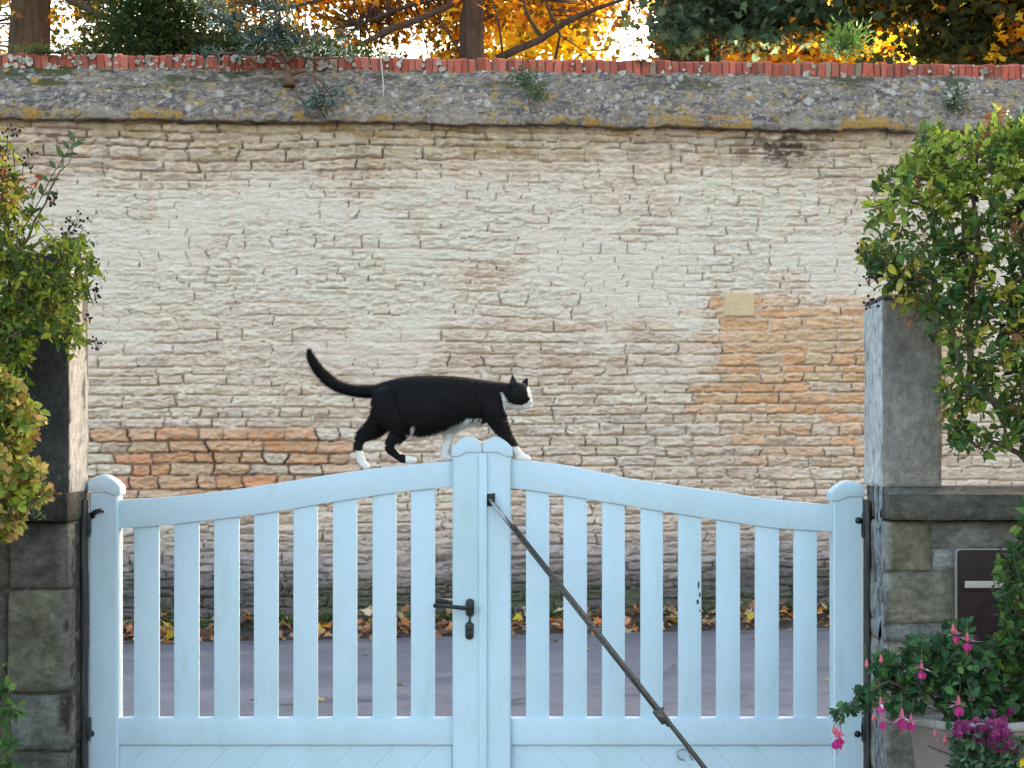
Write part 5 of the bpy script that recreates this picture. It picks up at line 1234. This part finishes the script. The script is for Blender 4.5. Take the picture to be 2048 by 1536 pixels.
tree('maple_tree', 'orange leaved maple behind the wall with a straight grey trunk at the centre', 'tree',
     [[(943, 900, 25, .19), (943, 120, 25, .175), (944, 0, 25, .16), (945, -400, 25, .12), (950, -800, 25, .05)],
      [(995, 118, 24.6, .06), (1035, 98, 24.5, .055), (1080, 80, 24.4, .05), (1130, 45, 24.3, .045), (1190, 18, 24.2, .035), (1260, -5, 24.2, .02)], [(1085, 78, 24.4, .03), (1060, 40, 24.4, .025), (1045, 0, 24.4, .02), (1040, -40, 24.4, .01)],
      [(943, -80, 25, .09), (900, 10, 24.8, .05), (830, 42, 24.6, .045), (780, 58, 24.5, .05), (740, 80, 24.4, .035), (700, 95, 24.4, .02)], [(940, -60, 25, .06), (860, 0, 25, .04), (790, 20, 25, .03), (720, 50, 25, .015)], [(1005, 110, 24.6, .018), (1000, 60, 24.6, .016), (985, 0, 24.6, .012)],
      [(700, -60, 24.6, .05), (640, 0, 24.6, .03), (560, 20, 24.6, .02)], [(930, 115, 24.8, .02), (905, 80, 24.8, .02), (880, 40, 24.8, .015), (850, -20, 24.8, .01)], [(1110, 118, 24.5, .02), (1120, 70, 24.5, .018), (1090, 0, 24.5, .012)]],
     (.075, .055, .05),
     [dict(poly=[(400, -60), (1330, -60), (1330, 60), (1240, 125), (1170, 125), (1150, 60), (960, 40), (960, 125), (860, 125), (760, 118), (640, 90), (480, 60)], Yc=26.4, yd=1.0, ncl=540, per=16, rad=.17, cols=lambda px, py, rg: (OR if rg.random() < .6 else [(.20, .15, .03), (.14, .13, .03), (.26, .12, .03)]), size=(.07, .13), seed=9, dens=mp_h),
      dict(poly=[(300, -800), (1500, -800), (1400, -60), (380, -60)], Yc=25, yd=2.5, ncl=260, per=20, rad=.55, cols=OR, size=(.12, .18), seed=10)])
tree('yellow_tree', 'brilliant sunlit yellow tree further back, right of the centre trunk', 'tree', [[(1060, 900, 31, .15), (1060, 60, 31, .1), (1065, -200, 31, .04)]], (.10, .07, .05),
     [dict(poly=[(880, -60), (1150, -60), (1170, 60), (1180, 135), (960, 135), (960, 60)], Yc=31, yd=.9, ncl=170, per=26, rad=.24, cols=YE, size=(.09, .15), seed=12)])
tree('dark_maple_tree', 'big dark green maple beyond the wall in front of the house', 'tree', [[(2250, 900, 23, .3), (2250, 100, 23, .26), (2200, -100, 23, .2), (1900, -300, 23, .1), (1500, -300, 23, .04)], [(2240, 60, 22.8, .1), (2050, 20, 22.6, .07), (1850, 30, 22.4, .04), (1600, 20, 22.3, .02)]], (.05, .04, .035),
     [dict(poly=[(1310, 10), (1400, -60), (2200, -60), (2200, 140), (1900, 140), (1750, 125), (1700, 60), (1600, 75), (1500, 65), (1440, 80), (1370, 110), (1330, 70)], Yc=22.3, yd=.8, ncl=560, per=22, rad=.17, cols=lambda px, py, rg: [(.07, .12, .085), (.10, .16, .10), (.05, .09, .06)] if px < 1720 and rg.random() < .85 else ([(.05, .06, .02), (.08, .08, .02), (.035, .045, .02)] if rg.random() < .85 else OR), size=(.09, .16), seed=15, dens=gapf([(1540, 100, 140, 26, .08), (1670, 12, 50, 26, .12), (1775, 95, 60, 34, .25), (1395, 60, 55, 40, .35), (1820, 60, 60, 30, .35), (1840, 100, 60, 14, .35), (1940, 40, 26, 26, .5)])),
      dict(poly=[(1318, 10), (1420, 10), (1430, 125), (1335, 125), (1325, 70)], Yc=23.4, yd=.5, ncl=90, per=14, rad=.13, cols=[(.10, .07, .04), (.06, .08, .05), (.24, .10, .04)], size=(.08, .14), seed=17),
      dict(poly=[(1350, -700), (2300, -700), (2300, -60), (1350, -60)], Yc=22.5, yd=2, ncl=170, per=20, rad=.5, cols=DG, size=(.12, .18), seed=16)])
tree('orange_shrub_tree', 'glowing orange leaved small tree low behind the wall on the right', 'tree', [[(1560, 900, 27, .1), (1560, 90, 27, .06), (1560, 0, 27, .03)]], (.06, .04, .03),
     [dict(poly=[(1330, 85), (1420, 60), (1520, 75), (1640, 70), (1650, 10), (1710, 0), (1720, 80), (1830, 60), (1830, 135), (1330, 135)], Yc=27, yd=.7, ncl=250, per=18, rad=.17, cols=lambda px, py, rg: OR if px < 1700 else YE, size=(.08, .13), seed=18)])
# house far behind
hs_ = empty('house', (XP(1560, 40), 42, 0), 'pale rendered house with slate roof half hidden behind the dark maple', 'house')
hx0, hx1 = XP(1334, 47), XP(1334, 47)+6.6; ze = ZP(60, 40)
m_ = MB(); m_.box(hx0, hx1, 40, 47, 0, ze, (.62, .55, .46)); m_.build('wall', M['houseplaster'], hs_)
m_ = MB(); zr_ = ze+3.0; V_ = [(hx0-.3, 39.6, ze-.1), (hx1+.3, 39.6, ze-.1), (hx1+.3, 43.5, zr_), (hx0-.3, 43.5, zr_), (hx0-.3, 47.4, ze-.1), (hx1+.3, 47.4, ze-.1)]
m_.add(V_, [[0, 1, 2, 3], [3, 2, 5, 4], [0, 3, 4], [1, 5, 2], [0, 4, 5, 1]]); m_.build('roof', M['slate'], hs_)
for px in (1420, 1530, 1660):
    x0 = XP(px, 39.96); wn = bm_obj('window', pbox(x0, x0+.9, 39.95, 40.05, ZP(130, 40)-.6, ZP(88, 40), .01), M['houseplaster'], hs_)
    m_ = MB(); m_.box(x0+.06, x0+.84, 39.93, 39.97, ZP(130, 40)-.54, ZP(88, 40)-.06); m_.build('pane', M['glass'], hs_)
an = empty('house_annex', (XP(1850, 36), 37, 0), 'low slate roofed annex glimpsed behind the maple at the right', 'house')
m_ = MB(); m_.box(XP(1760, 36), XP(2140, 36), 36, 39.8, 0, ZP(100, 36), (.6, .55, .5)); m_.build('wall', M['houseplaster'], an)
m_ = MB(); x0, x1 = XP(1745, 36), XP(2155, 36); m_.add([(x0, 35.8, ZP(102, 36)), (x1, 35.8, ZP(102, 36)), (x1, 39.8, ZP(102, 36)+1.6), (x0, 39.8, ZP(102, 36)+1.6), (x0, 39.8, ZP(102, 36)), (x1, 39.8, ZP(102, 36))], [[0, 1, 2, 3], [0, 3, 4], [1, 5, 2], [4, 5, 1, 0]]); m_.build('roof', M['slate'], an)
